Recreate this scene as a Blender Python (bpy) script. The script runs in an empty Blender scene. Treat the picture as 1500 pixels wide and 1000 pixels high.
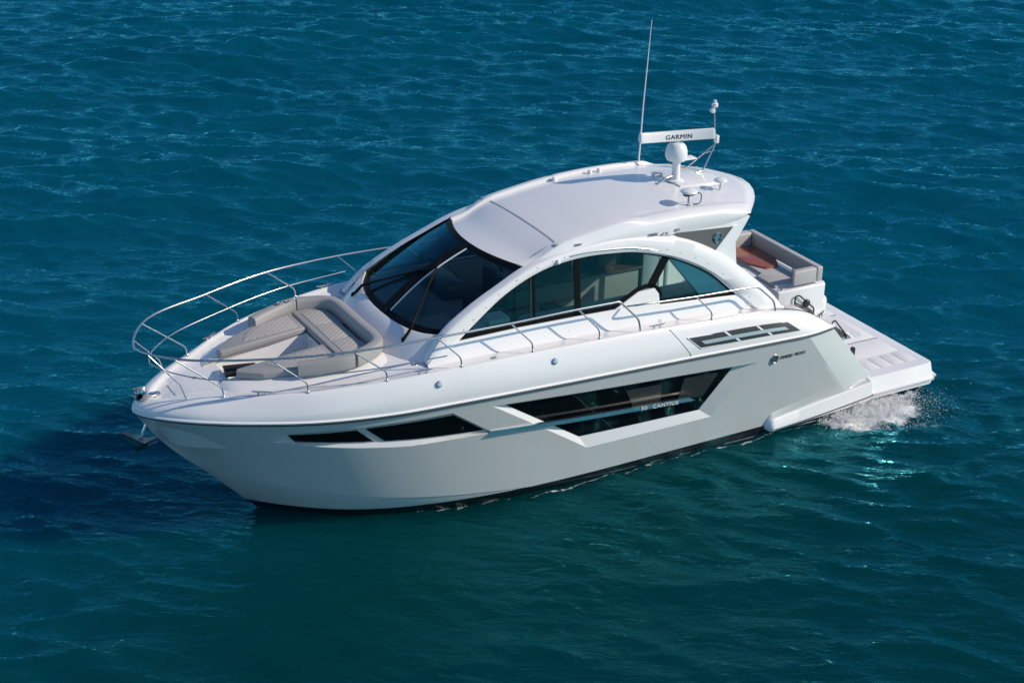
import bpy, bmesh, math, random
import numpy as np
from mathutils import Vector, Matrix
random.seed(7)
R = math.radians
SC = bpy.context.scene
COL = SC.collection

# ---------------------------------------------------------------- camera, world, sun
PITCH = R(1.3)                       # the yacht rides slightly bow-up
TILT = Matrix.Translation((0, 0, 0.03)) @ Matrix.Rotation(-PITCH, 4, 'Y')
cy, cp, cr = -2.08992, 0.42466, 0.02812
fw = Vector((math.cos(cy)*math.cos(cp), math.sin(cy)*math.cos(cp), -math.sin(cp)))
rt = fw.cross(Vector((0, 0, 1))).normalized(); up = rt.cross(fw)
r2 = rt*math.cos(cr)+up*math.sin(cr); u2 = -rt*math.sin(cr)+up*math.cos(cr)
cm = Matrix(((r2.x, u2.x, -fw.x, 22.39619), (r2.y, u2.y, -fw.y, 24.42133), (r2.z, u2.z, -fw.z, 14.5055), (0, 0, 0, 1)))
cam_d = bpy.data.cameras.new('camera'); cam = bpy.data.objects.new('camera', cam_d); COL.objects.link(cam)
cam.matrix_world = TILT @ cm
cam_d.sensor_width = 36; cam_d.lens = 2.51078*1000/1500*36
cam_d.clip_start = .5; cam_d.clip_end = 20000
SC.camera = cam

SUN_EL, SUN_AZ = R(33), R(180-34)     # azimuth from +X (bow) towards +Y (port)
sdir = Vector((math.cos(SUN_EL)*math.cos(SUN_AZ), math.cos(SUN_EL)*math.sin(SUN_AZ), math.sin(SUN_EL)))
sl = bpy.data.lights.new('sun', 'SUN'); sl.energy = 3.9; sl.angle = R(.6); sl.color = (1, .865, .70)
so = bpy.data.objects.new('sun', sl); COL.objects.link(so)
so.rotation_euler = (-sdir).to_track_quat('-Z', 'Y').to_euler()
W = bpy.data.worlds.new('World'); SC.world = W; W.use_nodes = True
wn = W.node_tree.nodes; wl = W.node_tree.links
sky = wn.new('ShaderNodeTexSky'); sky.sky_type = 'NISHITA'; sky.sun_disc = False
sky.sun_elevation = SUN_EL; sky.sun_rotation = math.atan2(sdir.x, sdir.y)
sky.air_density = 1.0; sky.dust_density = .3; sky.ozone_density = 3.0
tint = wn.new('ShaderNodeMix'); tint.data_type = 'RGBA'; tint.blend_type = 'MULTIPLY'; tint.inputs[0].default_value = 1   # deep clear blue sky
tint.inputs[7].default_value = (.80, .91, 1.0, 1)
wl.new(sky.outputs[0], tint.inputs[6]); wl.new(tint.outputs[2], wn['Background'].inputs[0]); wn['Background'].inputs[1].default_value = .125
SC.view_settings.view_transform = 'Standard'; SC.view_settings.look = 'None'
SC.view_settings.exposure = 0; SC.view_settings.gamma = 1

# ---------------------------------------------------------------- materials
def mat(name, col, rough=.4, metal=0., coat=0., var=.04, vscale=3., bump=0., bscale=60., spec=.5, coat_rough=.05):
    m = bpy.data.materials.new(name); m.use_nodes = True
    nt = m.node_tree; n = nt.nodes; l = nt.links; p = n['Principled BSDF']
    p.inputs['Roughness'].default_value = rough; p.inputs['Metallic'].default_value = metal
    p.inputs['Coat Weight'].default_value = coat; p.inputs['Coat Roughness'].default_value = coat_rough
    p.inputs['Specular IOR Level'].default_value = spec
    tc = n.new('ShaderNodeTexCoord'); nz = n.new('ShaderNodeTexNoise'); nz.inputs['Scale'].default_value = vscale
    nz.inputs['Detail'].default_value = 6
    l.new(tc.outputs['Object'], nz.inputs['Vector'])
    mx = n.new('ShaderNodeMix'); mx.data_type = 'RGBA'
    mx.inputs[6].default_value = tuple(c*(1-var) for c in col)+(1,); mx.inputs[7].default_value = tuple(min(1, c*(1+var)) for c in col)+(1,)
    l.new(nz.outputs[0], mx.inputs[0]); l.new(mx.outputs[2], p.inputs['Base Color'])
    if bump:
        b = n.new('ShaderNodeBump'); b.inputs['Strength'].default_value = bump; b.inputs['Distance'].default_value = .01
        n2 = n.new('ShaderNodeTexNoise'); n2.inputs['Scale'].default_value = bscale; n2.inputs['Detail'].default_value = 4
        l.new(tc.outputs['Object'], n2.inputs['Vector']); l.new(n2.outputs[0], b.inputs['Height']); l.new(b.outputs[0], p.inputs['Normal'])
    return m

def glass_mat(name, tint, refl=(.40, .82, 1.0), rough=.02, ior=1.5):
    m = bpy.data.materials.new(name); m.use_nodes = True
    nt = m.node_tree; n = nt.nodes; l = nt.links; n.remove(n['Principled BSDF'])
    tr = n.new('ShaderNodeBsdfTransparent'); tr.inputs[0].default_value = tint+(1,)
    gl = n.new('ShaderNodeBsdfGlossy'); gl.inputs['Roughness'].default_value = rough; gl.inputs[0].default_value = refl+(1,)
    fr = n.new('ShaderNodeFresnel'); fr.inputs[0].default_value = ior
    mx = n.new('ShaderNodeMixShader'); l.new(fr.outputs[0], mx.inputs[0]); l.new(tr.outputs[0], mx.inputs[1]); l.new(gl.outputs[0], mx.inputs[2])
    l.new(mx.outputs[0], n['Material Output'].inputs[0])
    return m

WHITE = mat('white_gelcoat', (.80, .80, .80), .22, coat=.4, var=.015, vscale=1.5)
NONSKID = mat('nonskid_white', (.74, .745, .75), .6, var=.03, vscale=5, bump=.25, bscale=220)
LINER = mat('headliner', (.55, .56, .56), .8)
LINING = mat('cabin_lining', (.20, .21, .20), .7, var=.1)
SILVER = mat('silver_hull_paint', (.60, .61, .60), .36, metal=.12, coat=1., var=.03, vscale=40, coat_rough=.06)
BLACK = mat('black_trim', (.005, .006, .007), .45, var=.2, spec=.08)
SATIN = mat('satin_black', (.02, .021, .023), .45, var=.2)
DARKGREY = mat('dark_grey_mesh', (.10, .10, .10), .5, var=.25, vscale=300)
STEEL = mat('stainless_steel', (.62, .62, .62), .24, metal=1., var=.02)
CHROME = mat('chrome', (.58, .58, .58), .16, metal=1., var=.01)
VINYL = mat('taupe_vinyl', (.335, .332, .328), .55, var=.04, vscale=8, bump=.15, bscale=35)
VINYL2 = mat('grey_beige_vinyl', (.46, .452, .438), .55, var=.05, vscale=6, bump=.15, bscale=30)
WOOD = mat('cherry_wood', (.30, .085, .045), .25, coat=.6, var=.25, vscale=6)
DARKWOOD = mat('dark_veneer', (.05, .028, .02), .3, coat=.4, var=.3, vscale=6)
CHARCOAL = mat('charcoal_leather', (.075, .07, .068), .5, var=.2, vscale=8, bump=.2)
CREAM = mat('cream_leather', (.48, .49, .46), .5, var=.05)
CARPET = mat('cabin_carpet', (.30, .29, .27), .9, var=.2, vscale=30)
LOUVRE = mat('louvre_silver', (.42, .47, .50), .3, metal=.4, var=.03)
LETTER = mat('grey_lettering', (.06, .06, .065), .4)
LETTERL = mat('pale_lettering', (.75, .75, .74), .35)
BARM = mat('brushed_bar', (.62, .64, .64), .25, metal=1., var=.05, vscale=8)
PLASTIC = mat('white_plastic', (.78, .78, .77), .35, var=.02)
WGLASS = glass_mat('windshield_glass', (.84, .96, .97), refl=(.20, .75, 1.0), ior=1.42)
SGLASS = glass_mat('side_glass', (.60, .84, .80), ior=1.5)
HGLASS = mat('hull_glass', (.003, .004, .005), .04, var=.3, spec=.35)
BLIND = mat('window_blind', (.017, .021, .023), .5, var=.1)

def quilt_mat():
    m = mat('quilted_vinyl', (.37, .345, .325), .55, var=.04, vscale=8)
    n = m.node_tree.nodes; l = m.node_tree.links; p = n['Principled BSDF']
    tc = n.new('ShaderNodeTexCoord'); outs = []
    for sgn in (1, -1):
        mp = n.new('ShaderNodeMapping'); mp.inputs['Rotation'].default_value = (0, 0, R(38*sgn))
        l.new(tc.outputs['Object'], mp.inputs[0])
        w = n.new('ShaderNodeTexWave'); w.wave_type = 'BANDS'; w.bands_direction = 'Y'; w.wave_profile = 'SIN'
        w.inputs['Scale'].default_value = 3.9; l.new(mp.outputs[0], w.inputs[0]); outs.append(w)
    mxx = n.new('ShaderNodeMath'); mxx.operation = 'MAXIMUM'
    l.new(outs[0].outputs['Fac'], mxx.inputs[0]); l.new(outs[1].outputs['Fac'], mxx.inputs[1])
    mr = n.new('ShaderNodeMapRange'); mr.inputs[1].default_value = .90; mr.inputs[2].default_value = .985
    l.new(mxx.outputs[0], mr.inputs[0])
    mx = n.new('ShaderNodeMix'); mx.data_type = 'RGBA'; mx.inputs[7].default_value = (.62, .60, .57, 1)
    old = p.inputs['Base Color'].links[0].from_socket
    l.new(mr.outputs[0], mx.inputs[0]); l.new(old, mx.inputs[6]); l.new(mx.outputs[2], p.inputs['Base Color'])
    b = n.new('ShaderNodeBump'); b.inputs['Strength'].default_value = .5; b.inputs['Distance'].default_value = .012; b.invert = True
    l.new(mr.outputs[0], b.inputs['Height']); l.new(b.outputs[0], p.inputs['Normal'])
    return m
QUILT = quilt_mat()

def hull_mat():
    m = SILVER.copy(); m.name = 'silver_hull_with_black_bottom'
    n = m.node_tree.nodes; l = m.node_tree.links; p = n['Principled BSDF']
    tc = n.new('ShaderNodeTexCoord'); sp = n.new('ShaderNodeSeparateXYZ'); l.new(tc.outputs['Object'], sp.inputs[0])
    mu = n.new('ShaderNodeMath'); mu.operation = 'MULTIPLY_ADD'; mu.inputs[1].default_value = .0227
    l.new(sp.outputs[0], mu.inputs[0]); l.new(sp.outputs[2], mu.inputs[2])
    lt = n.new('ShaderNodeMath'); lt.operation = 'LESS_THAN'; lt.inputs[1].default_value = .175; l.new(mu.outputs[0], lt.inputs[0])
    mx = n.new('ShaderNodeMix'); mx.data_type = 'RGBA'; mx.inputs[7].default_value = (.006, .007, .009, 1)
    old = p.inputs['Base Color'].links[0].from_socket
    l.new(lt.outputs[0], mx.inputs[0]); l.new(old, mx.inputs[6]); l.new(mx.outputs[2], p.inputs['Base Color'])
    inv = n.new('ShaderNodeMath'); inv.operation = 'MULTIPLY_ADD'; inv.inputs[1].default_value = -.12; inv.inputs[2].default_value = .12
    l.new(lt.outputs[0], inv.inputs[0]); l.new(inv.outputs[0], p.inputs['Metallic'])
    return m
HULLM = hull_mat()

# ---------------------------------------------------------------- helpers
def empty(name, parent=None):
    o = bpy.data.objects.new(name, None); COL.objects.link(o); o.empty_display_size = .2
    if parent: o.parent = parent
    return o
def tag(o, label=None, cat=None, kind=None, group=None):
    if label: o['label'] = label
    if cat: o['category'] = cat
    if kind: o['kind'] = kind
    if group: o['group'] = group
    return o
def bm_obj(name, bm, m, parent=None, angle=32, recalc=True):
    if recalc: bmesh.ops.recalc_face_normals(bm, faces=bm.faces)
    me = bpy.data.meshes.new(name); bm.to_mesh(me); bm.free()
    return me_obj(name, me, m, parent, angle)
def me_obj(name, me, m, parent=None, angle=32):
    for p in me.polygons: p.use_smooth = True
    me.set_sharp_from_angle(angle=R(angle))
    me.materials.clear()
    for q in (m if isinstance(m, (list, tuple)) else [m]): me.materials.append(q)
    o = bpy.data.objects.new(name, me); COL.objects.link(o)
    if parent: o.parent = parent
    return o
def add_grid(bm, rows, close_u=False, close_v=False):
    V = [[bm.verts.new(p) for p in r] for r in rows]
    nr, nc = len(V), len(V[0])
    for i in range(nr if close_u else nr-1):
        for j in range(nc if close_v else nc-1):
            q = [V[i][j], V[i][(j+1) % nc], V[(i+1) % nr][(j+1) % nc], V[(i+1) % nr][j]]
            try: bm.faces.new(q)
            except ValueError: pass
    return V
def weld(bm, d=.0008): bmesh.ops.remove_doubles(bm, verts=bm.verts, dist=d)
def add_tube(bm, pts, r, n=10, caps=True):
    pts = [Vector(p) for p in pts]; rows = []
    rad = r if isinstance(r, (list, tuple)) else [r]*len(pts)
    t0 = (pts[1]-pts[0]).normalized(); a = t0.orthogonal().normalized()
    for i, p in enumerate(pts):
        t = ((pts[min(i+1, len(pts)-1)]-pts[i]).normalized()+(pts[i]-pts[max(i-1, 0)]).normalized())
        t = t.normalized() if t.length > 1e-6 else t0
        a = (a-t*a.dot(t)).normalized(); b = t.cross(a)
        rows.append([p+(a*math.cos(2*math.pi*k/n)+b*math.sin(2*math.pi*k/n))*rad[i] for k in range(n)])
    V = add_grid(bm, rows, close_v=True)
    if caps: bm.faces.new(V[0][::-1]); bm.faces.new(V[-1])
def fillet(pts, r=.12, n=5):
    pts = [Vector(p) for p in pts]; out = [pts[0]]
    for i in range(1, len(pts)-1):
        a, b, c = pts[i-1], pts[i], pts[i+1]
        d = min(r, (a-b).length*.45, (c-b).length*.45)
        p, q = b+(a-b).normalized()*d, b+(c-b).normalized()*d
        for k in range(n+1):
            t = k/n; out.append(p*(1-t)**2+b*2*t*(1-t)+q*t*t)
    out.append(pts[-1]); return out
def spline(pts, n=8):
    P = np.array(pts, float); out = []
    for i in range(len(P)-1):
        for k in range(n): out.append(Vector(catmull(P, i+k/n)))
    out.append(Vector(P[-1])); return out
def add_box(bm, lo, hi, bev=0., seg=2, M=None):
    r = bmesh.ops.create_cube(bm, size=1)['verts']
    for v in r:
        v.co = Vector([lo[k] if v.co[k] < 0 else hi[k] for k in range(3)])
    if bev:
        es = list({e for v in r for e in v.link_edges})
        q = bmesh.ops.bevel(bm, geom=es, offset=bev, segments=seg, affect='EDGES', profile=.5)
        r = q['verts']
    if M: bmesh.ops.transform(bm, matrix=M, verts=list(set(r)))
def add_prism(bm, poly, z0, z1, bev=0., seg=3, fz=None):
    """polygon in X,Y extruded z0..z1; fz(x,y) adds a slope"""
    f = fz or (lambda x, y: 0)
    b = [bm.verts.new((x, y, z0+f(x, y))) for x, y in poly]; t = [bm.verts.new((x, y, z1+f(x, y))) for x, y in poly]
    n = len(poly); fs = [bm.faces.new(b[::-1]), bm.faces.new(t)]
    for i in range(n): bm.faces.new([b[i], b[(i+1) % n], t[(i+1) % n], t[i]])
    if bev:
        es = list({e for v in b+t for e in v.link_edges})
        bmesh.ops.bevel(bm, geom=es, offset=bev, segments=seg, affect='EDGES', profile=.5, clamp_overlap=True)
def add_lathe(bm, prof, c, n=24, axis=None):
    c = Vector(c); M = Matrix.Identity(3)
    if axis is not None: M = Vector((0, 0, 1)).rotation_difference(Vector(axis).normalized()).to_matrix()
    rows = [[c+M @ Vector((r*math.cos(2*math.pi*k/n), r*math.sin(2*math.pi*k/n), z)) for k in range(n)] for r, z in prof]
    V = add_grid(bm, rows, close_v=True)
    if prof[0][0] > 1e-4: bm.faces.new(V[0][::-1])
    if prof[-1][0] > 1e-4: bm.faces.new(V[-1])
    weld(bm, 1e-5)
def tube(name, pts, r, m, parent, n=10):
    bm = bmesh.new(); add_tube(bm, pts, r, n); return bm_obj(name, bm, m, parent, 50)
def box(name, lo, hi, m, parent, bev=.01, M=None, seg=2):
    bm = bmesh.new(); add_box(bm, lo, hi, bev, seg, M); return bm_obj(name, bm, m, parent)
def lathe(name, prof, c, m, parent, n=24, axis=None):
    bm = bmesh.new(); add_lathe(bm, prof, c, n, axis); return bm_obj(name, bm, m, parent)
def prism(name, poly, z0, z1, m, parent, bev=.01, fz=None, seg=3):
    bm = bmesh.new(); add_prism(bm, poly, z0, z1, bev, seg, fz); return bm_obj(name, bm, m, parent)
def lerp(a, b, t): return a+(b-a)*t
def interp(x, tab):
    xs = [q[0] for q in tab]; ys = [q[1] for q in tab]
    if xs[0] > xs[-1]: xs, ys = xs[::-1], ys[::-1]
    return float(np.interp(x, xs, ys))
def text(name, s, size, origin, xdir, ydir, m, parent, depth=.003, align='LEFT', bold=0., sx=1.):
    cu = bpy.data.curves.new(name, 'FONT'); cu.body = s; cu.size = size; cu.extrude = depth; cu.align_x = align; cu.offset = bold
    cu.space_character = 1.12; cu.resolution_u = 4
    o = bpy.data.objects.new(name, cu); COL.objects.link(o)
    dg = bpy.context.evaluated_depsgraph_get(); me = bpy.data.meshes.new_from_object(o.evaluated_get(dg))
    bpy.data.objects.remove(o)
    x = Vector(xdir).normalized(); y = Vector(ydir); y = (y-x*y.dot(x)).normalized(); z = x.cross(y)
    M = Matrix(((x.x, y.x, z.x, origin[0]), (x.y, y.y, z.y, origin[1]), (x.z, y.z, z.z, origin[2]), (0, 0, 0, 1)))
    me.transform(M @ Matrix.Diagonal((sx, 1, 1, 1)))
    return me_obj(name, me, m, parent)

# ---------------------------------------------------------------- yacht lines (x forward, y port, z up)
RUB = [(15.42,0,1.90),(15.38,.13,1.905),(15.28,.32,1.92),(15.08,.57,1.94),(14.8,.83,1.955),(14.3,1.18,1.965),(13.7,1.5,1.97),(13.04,1.78,1.97),(11.82,2.07,1.97),(10.55,2.2,1.985),(9,2.26,1.97),(6,2.275,1.905),(4.1,2.265,1.85),(3.47,2.24,1.825)]
CHN = [(14.25,0,.53),(14.15,.13,.53),(14.0,.3,.525),(13.75,.55,.52),(13.45,.8,.505),(13.0,1.07,.45),(12.5,1.31,.34),(11.9,1.53,.24),(10.9,1.78,.12),(9.9,1.92,.03),(8.7,2.0,-.06),(5.5,2.05,-.1),(2.9,2.06,-.09),(1.95,2.06,-.08)]
DKE = [(15.20,0,2.14),(15.17,.1,2.14),(15.08,.25,2.16),(14.9,.43,2.2),(14.65,.63,2.25),(14.2,.9,2.31),(13.65,1.25,2.38),(13.04,1.58,2.44),(11.82,1.93,2.54),(10.55,2.09,2.6),(9,2.11,2.6),(6,2.11,2.51),(4.1,2.06,2.37),(3.45,1.98,2.2)]
RUBX = RUB+[(2.62,1.92,1.70)]
DKX = DKE+[(2.6,1.86,1.735)]
BOT = [(13.55,0,-.20),(13.51,.05,-.20),(13.42,.13,-.21),(13.22,.31,-.23),(12.95,.53,-.25),(12.6,.80,-.27),(12.2,1.05,-.28),(11.65,1.31,-.29),(10.75,1.58,-.30),(9.8,1.76,-.30),(8.6,1.89,-.30),(5.5,2.0,-.28),(2.9,2.03,-.26),(1.95,2.03,-.26)]
def catmull(P, u):
    P = np.asarray(P, float); n = len(P); i = int(min(max(math.floor(u), 0), n-2)); t = u-i
    L = lambda a, b: max(np.linalg.norm(P[b]-P[a]), 1e-6)
    def tan(k):
        if k == 0: return (P[1]-P[0])/L(0, 1)
        if k == n-1: return (P[-1]-P[-2])/L(n-2, n-1)
        a, b = L(k-1, k), L(k, k+1)
        return ((P[k]-P[k-1])/a*b+(P[k+1]-P[k])/b*a)/(a+b)
    h = L(i, i+1); m1, m2 = tan(i)*h, tan(i+1)*h
    return (2*t**3-3*t*t+1)*P[i]+(t**3-2*t*t+t)*m1+(-2*t**3+3*t*t)*P[i+1]+(t**3-t*t)*m2
def hullP(u, t):
    p = catmull(RUB, u)*(1-t)+catmull(CHN, u)*t
    g = math.exp(-u/5.0); bl = math.sin(math.pi*t)
    return p+np.array([.10*bl*math.exp(-u/2.0), -.13*bl*g*min(u/2, 1), 0])
_hp = [[hullP(u, t) for t in np.linspace(0, 1, 21)] for u in np.linspace(0, 13, 261)]
_HP = np.array(_hp)
def hull_y(x, z):
    best = None; ys = []
    # per station interpolate in z, then interpolate in x
    X = []; Y = []
    for r in _HP:
        zz = r[::-1, 2]
        if not (zz[0] <= z <= zz[-1]+.1): continue
        X.append(np.interp(z, zz, r[::-1, 0])); Y.append(np.interp(z, zz, r[::-1, 1]))
    X = np.array(X); Y = np.array(Y); o = np.argsort(X)
    return float(np.interp(x, X[o], Y[o]))
def deck_z(x): return interp(x, [(p[0], p[2]) for p in DKE])-.035

YACHT = tag(empty('motor_yacht'), 'white and silver express motor yacht with hardtop lying on teal sea', 'yacht')
YACHT.matrix_world = TILT

# ---------------------------------------------------------------- hull
def recess(top_o, bot_o, top_i, bot_i, d, n=18):
    """cutter: outer outline (top and bottom polylines, fore to aft) tapering to the inner outline, d deep"""
    def samp(pl, k):
        P = np.array(pl, float); s = np.r_[0, np.cumsum(np.linalg.norm(np.diff(P, axis=0), axis=1))]; q = s[-1]*k/n
        return np.array([np.interp(q, s, P[:, 0]), np.interp(q, s, P[:, 1])])
    outer = []; inner = []
    for k in range(n+1):
        ro = []; ri = []
        for po, pi_ in ((top_o, top_i), (bot_o, bot_i)):
            a = samp(po, k); b = samp(pi_, k)
            A = Vector((a[0], hull_y(*a), a[1])); B = Vector((b[0], hull_y(*b)-d, b[1]))
            ro.append(A+(A-B)*.9); ri.append(B)
        mid = lambda q: [q[0], (q[0]*2+q[1])/3, (q[0]+q[1]*2)/3, q[1]]
        m4 = mid(ri)
        for v in m4[1:3]: v.y = hull_y(v.x, v.z)-d
        outer.append(mid(ro)); inner.append(m4)
    bm = bmesh.new(); loop = [o+i[::-1] for o, i in zip(outer, inner)]
    V = add_grid(bm, loop, close_v=True)
    for e in (V[0][::-1], V[-1]):
        for q in ([0, 1, 6, 7], [1, 2, 5, 6], [2, 3, 4, 5]): bm.faces.new([e[k] for k in q])
    bmesh.ops.triangulate(bm, faces=bm.faces)
    bmesh.ops.recalc_face_normals(bm, faces=bm.faces)
    return bm, inner
def shift(pts, d): return [(x-.57*d, z-.52*d) for x, z in pts]
DB, DF = .10, .07
big = recess([(10.03,1.82),(4.58,1.52)], [(8.08,.54),(5.46,.57)], shift([(9.78,1.79),(5.14,1.54)], DB), shift([(8.26,.81),(5.75,.78)], DB), DB)
fwd = recess([(13.66,1.75),(12.82,1.80),(11.95,1.82),(10.75,1.83)], [(13.60,1.58),(12.76,1.43),(12.12,1.35),(11.44,1.28),(9.97,1.28)],
             shift([(13.42,1.75),(12.13,1.79),(10.77,1.80)], DF), shift([(13.27,1.56),(12.10,1.46),(11.3,1.39),(10.08,1.32)], DF), DF)
def build_hull():
    bm = bmesh.new(); US = [13*(k/110)**1.25 for k in range(111)]; TS = np.linspace(0, 1, 15)
    for sg in (1, -1):
        rows = []
        for u in US:
            a = catmull(RUB, u)
            kf = .5+.36*min(1, u/9); ins = Vector((a[0]-.9*math.exp(-u/2), max(0, kf*a[1]-.03*min(1, a[1]/.3)), 1.35))
            r = [Vector((ins.x, 0, 1.35)), ins, Vector((lerp(ins.x, a[0], .9), max(0, a[1]*.90-.02*min(1, a[1]/.3)), a[2]-.012)), Vector(a)+Vector((0, 0, -.005))]
            r += [Vector(hullP(u, t)) for t in TS[1:]]
            c = r[-1]; kz = lerp(.50, -1.0, min(1, max(0, (14.25-c.x)/4))**.7)
            lg = min(1, u/1.5); d = Vector(catmull(BOT, u))
            r.append(Vector((c.x, c.y-.016*lg, c.z-.004))); r.append(c.lerp(d, .12)); r.append(c.lerp(d, .55)+Vector((0, .012*lg, 0))); r.append(d)
            for q in (.34, .67, 1): r.append(Vector((d.x-(.15*q if u < 4 else 0), d.y*(1-q), lerp(d.z, min(kz, d.z-.15), q))))
            rows.append(r)
        # quarter panel and transom close the stern
        last = rows[-1]
        def quarter(f):
            out = []
            for v in last:
                z = v.z
                q = Vector((lerp(1.80, 2.62, (z-.75)/.94), 1.90, z)) if v.y > 1.5 else v.copy()
                if v is last[3]: q = Vector((2.60, 1.90, 1.69))
                if v is last[0]: q = Vector((2.80, 0, 1.35))
                if v is last[1]: q = Vector((2.80, 1.72, 1.35))
                if v is last[2]: q = Vector((2.74, 1.78, 1.675))
                w = v.lerp(q, f)
                if v.y > 1.5 and v not in last[:3]: w.y += .015*math.sin(math.pi*f)
                out.append(w)
            return out
        for f in (.04, .2, .4, .6, .8, 1): rows.append(quarter(f))
        rows.append([Vector((v.x, 0 if v.y > 1e-5 else 0, v.z)) for v in rows[-1]])
        if sg < 0: rows = [[Vector((v.x, -v.y, v.z)) for v in r] for r in rows]
        add_grid(bm, rows)
    weld(bm, .001)
    bmesh.ops.dissolve_degenerate(bm, edges=bm.edges, dist=.0005)
    bmesh.ops.recalc_face_normals(bm, faces=bm.faces)
    me = bpy.data.meshes.new('hull'); bm.to_mesh(me); bm.free()
    o = bpy.data.objects.new('hull', me); COL.objects.link(o)
    cut = []
    for c, _ in (big, fwd):
        for sg in (1, -1):
            b2 = c.copy()
            if sg < 0:
                for v in b2.verts: v.co.y *= -1
                bmesh.ops.reverse_faces(b2, faces=b2.faces)
            mc = bpy.data.meshes.new('cut'); b2.to_mesh(mc); b2.free()
            oc = bpy.data.objects.new('cut', mc); COL.objects.link(oc); cut.append(oc)
            md = o.modifiers.new('b', 'BOOLEAN'); md.operation = 'DIFFERENCE'; md.solver = 'EXACT'; md.object = oc
    dg = bpy.context.evaluated_depsgraph_get(); me2 = bpy.data.meshes.new_from_object(o.evaluated_get(dg))
    for q in cut+[o]: bpy.data.objects.remove(q)
    me2.name = 'hull'
    return me_obj('hull', me2, HULLM, YACHT, 18)
HULL = build_hull()

def pane_from(inner, k0, k1, off, name, m, parent, t0=0., t1=1., sg=1):
    bm = bmesh.new(); rows = []
    for k in range(k0, k1+1):
        rr = inner[k]; a, b = rr[0], rr[-1]
        r = []
        for j in range(4):
            t = lerp(t0, t1, j/3); p = a.lerp(b, t); p.y = hull_y(p.x, p.z)
            r.append(p)
        rows.append(r)
    d = DB if inner is big[1] else DF
    rows = [[Vector((p.x, (p.y-d+off)*sg, p.z)) for p in r] for r in rows]
    add_grid(bm, rows); return bm_obj(name, bm, m, parent)
for sg in (1, -1):
    hw = pane_from(big[1], 0, 18, .012, 'hull_window', HGLASS, HULL, sg=sg)
    if sg > 0:
        pane_from(big[1], 9, 12, .018, 'window_blind', BLIND, hw, .12, .72)
        pane_from(big[1], 14, 17, .018, 'window_blind', BLIND, hw, .06, .62)
        for a in (5, 9):
            i = big[1][a]; bm = bmesh.new(); p, q = i[0], i[-1]
            add_tube(bm, [Vector((v.x, hull_y(v.x, v.z)-DB+.016, v.z)) for v in (p, (p+q)/2, q)], .006, 6); bm_obj('window_joint', bm, SATIN, hw)
    hf = pane_from(fwd[1], 0, 7, .012, 'hull_window', HGLASS, HULL, .05, .9, sg=sg)
    hf2 = pane_from(fwd[1], 8, 18, .012, 'hull_window', HGLASS, HULL, .03, .92, sg=sg)
# chrome accent bar with lettering
for sg in (1, -1):
    a = Vector((10.04, hull_y(10.04, 1.28)+.035, 1.285)); b = Vector((5.97, hull_y(5.97, 1.08)+.045, 1.07))
    bm = bmesh.new(); rows = []
    for k in range(13):
        t = k/12; c = a.lerp(b, t); c.y = hull_y(c.x, c.z)+.03
        h = .036; sl_ = -.05 if k == 0 else (.07 if k == 12 else 0)
        rows.append([Vector((c.x+e*sl_*1.0, (c.y+dy)*sg, c.z+h*e)) for e, dy in ((1, -.05), (1, 0), (-1, .008), (-1, -.05))])
    V = add_grid(bm, rows, close_v=True); bm.faces.new(V[0]); bm.faces.new(V[-1])
    bar = bm_obj('accent_bar', bm, BARM, HULL)
    if sg > 0:
        tx = Vector((7.0, hull_y(7.0, 1.1)+.041, 1.090))
        for w_, off in (('50', -.06), ('CANTIUS', .175)):
            text('bar_lettering', w_, .10, tx+(b-a).normalized()*off-Vector((0, 0, .004)), b-a, (0, 0, 1), LETTERL, HULL, .003, sx=1.2)
# maker's emblem and name on the hull quarter
lx = Vector((-1, 0, -.012))
emb = Vector((4.22, hull_y(4.22, 1.52)+.01, 1.52))
def ring(bm, c, r, w, ax, n=28):
    add_lathe(bm, [(r-w, .0), (r-w, .012), (r-w*.5, .018), (r, .012), (r, 0)], c, n, ax)
bm = bmesh.new(); ring(bm, emb, .085, .02, (0, 1, .1)); bm_obj('hull_emblem', bm, CHROME, HULL)
lathe('emblem_disc', [(.066, 0), (.066, .006)], emb, LETTER, HULL, 24, (0, 1, .1))
text('emblem_letters', 'CY', .085, emb+Vector((.055, .012, -.03)), (-1, 0, 0), (0, 0, 1), CHROME, HULL, .002)
for w_, x_ in (('CRUISERS', 4.09), ('YACHTS', 3.755)):
    text('hull_lettering', w_, .088, Vector((x_, hull_y(x_, 1.48)+.008, 1.485)), (-1, 0, -.005), (0, .1, 1), LETTER, HULL, .004, sx=.70)
# rub rail lines
for sg in (1, -1):
    for dz, dy, rr, m in ((-.004, .020, .008, SATIN), (.036, .036, .006, SATIN)):
        pts = [catmull(RUBX, 14*k/120) for k in range(121)]
        tube('rub_rail', [(p[0]+(.02 if k < 6 else 0), (p[1]+dy*min(1, k/8))*sg, p[2]+dz) for k, p in enumerate(pts)], rr, m, HULL, 8)

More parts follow.
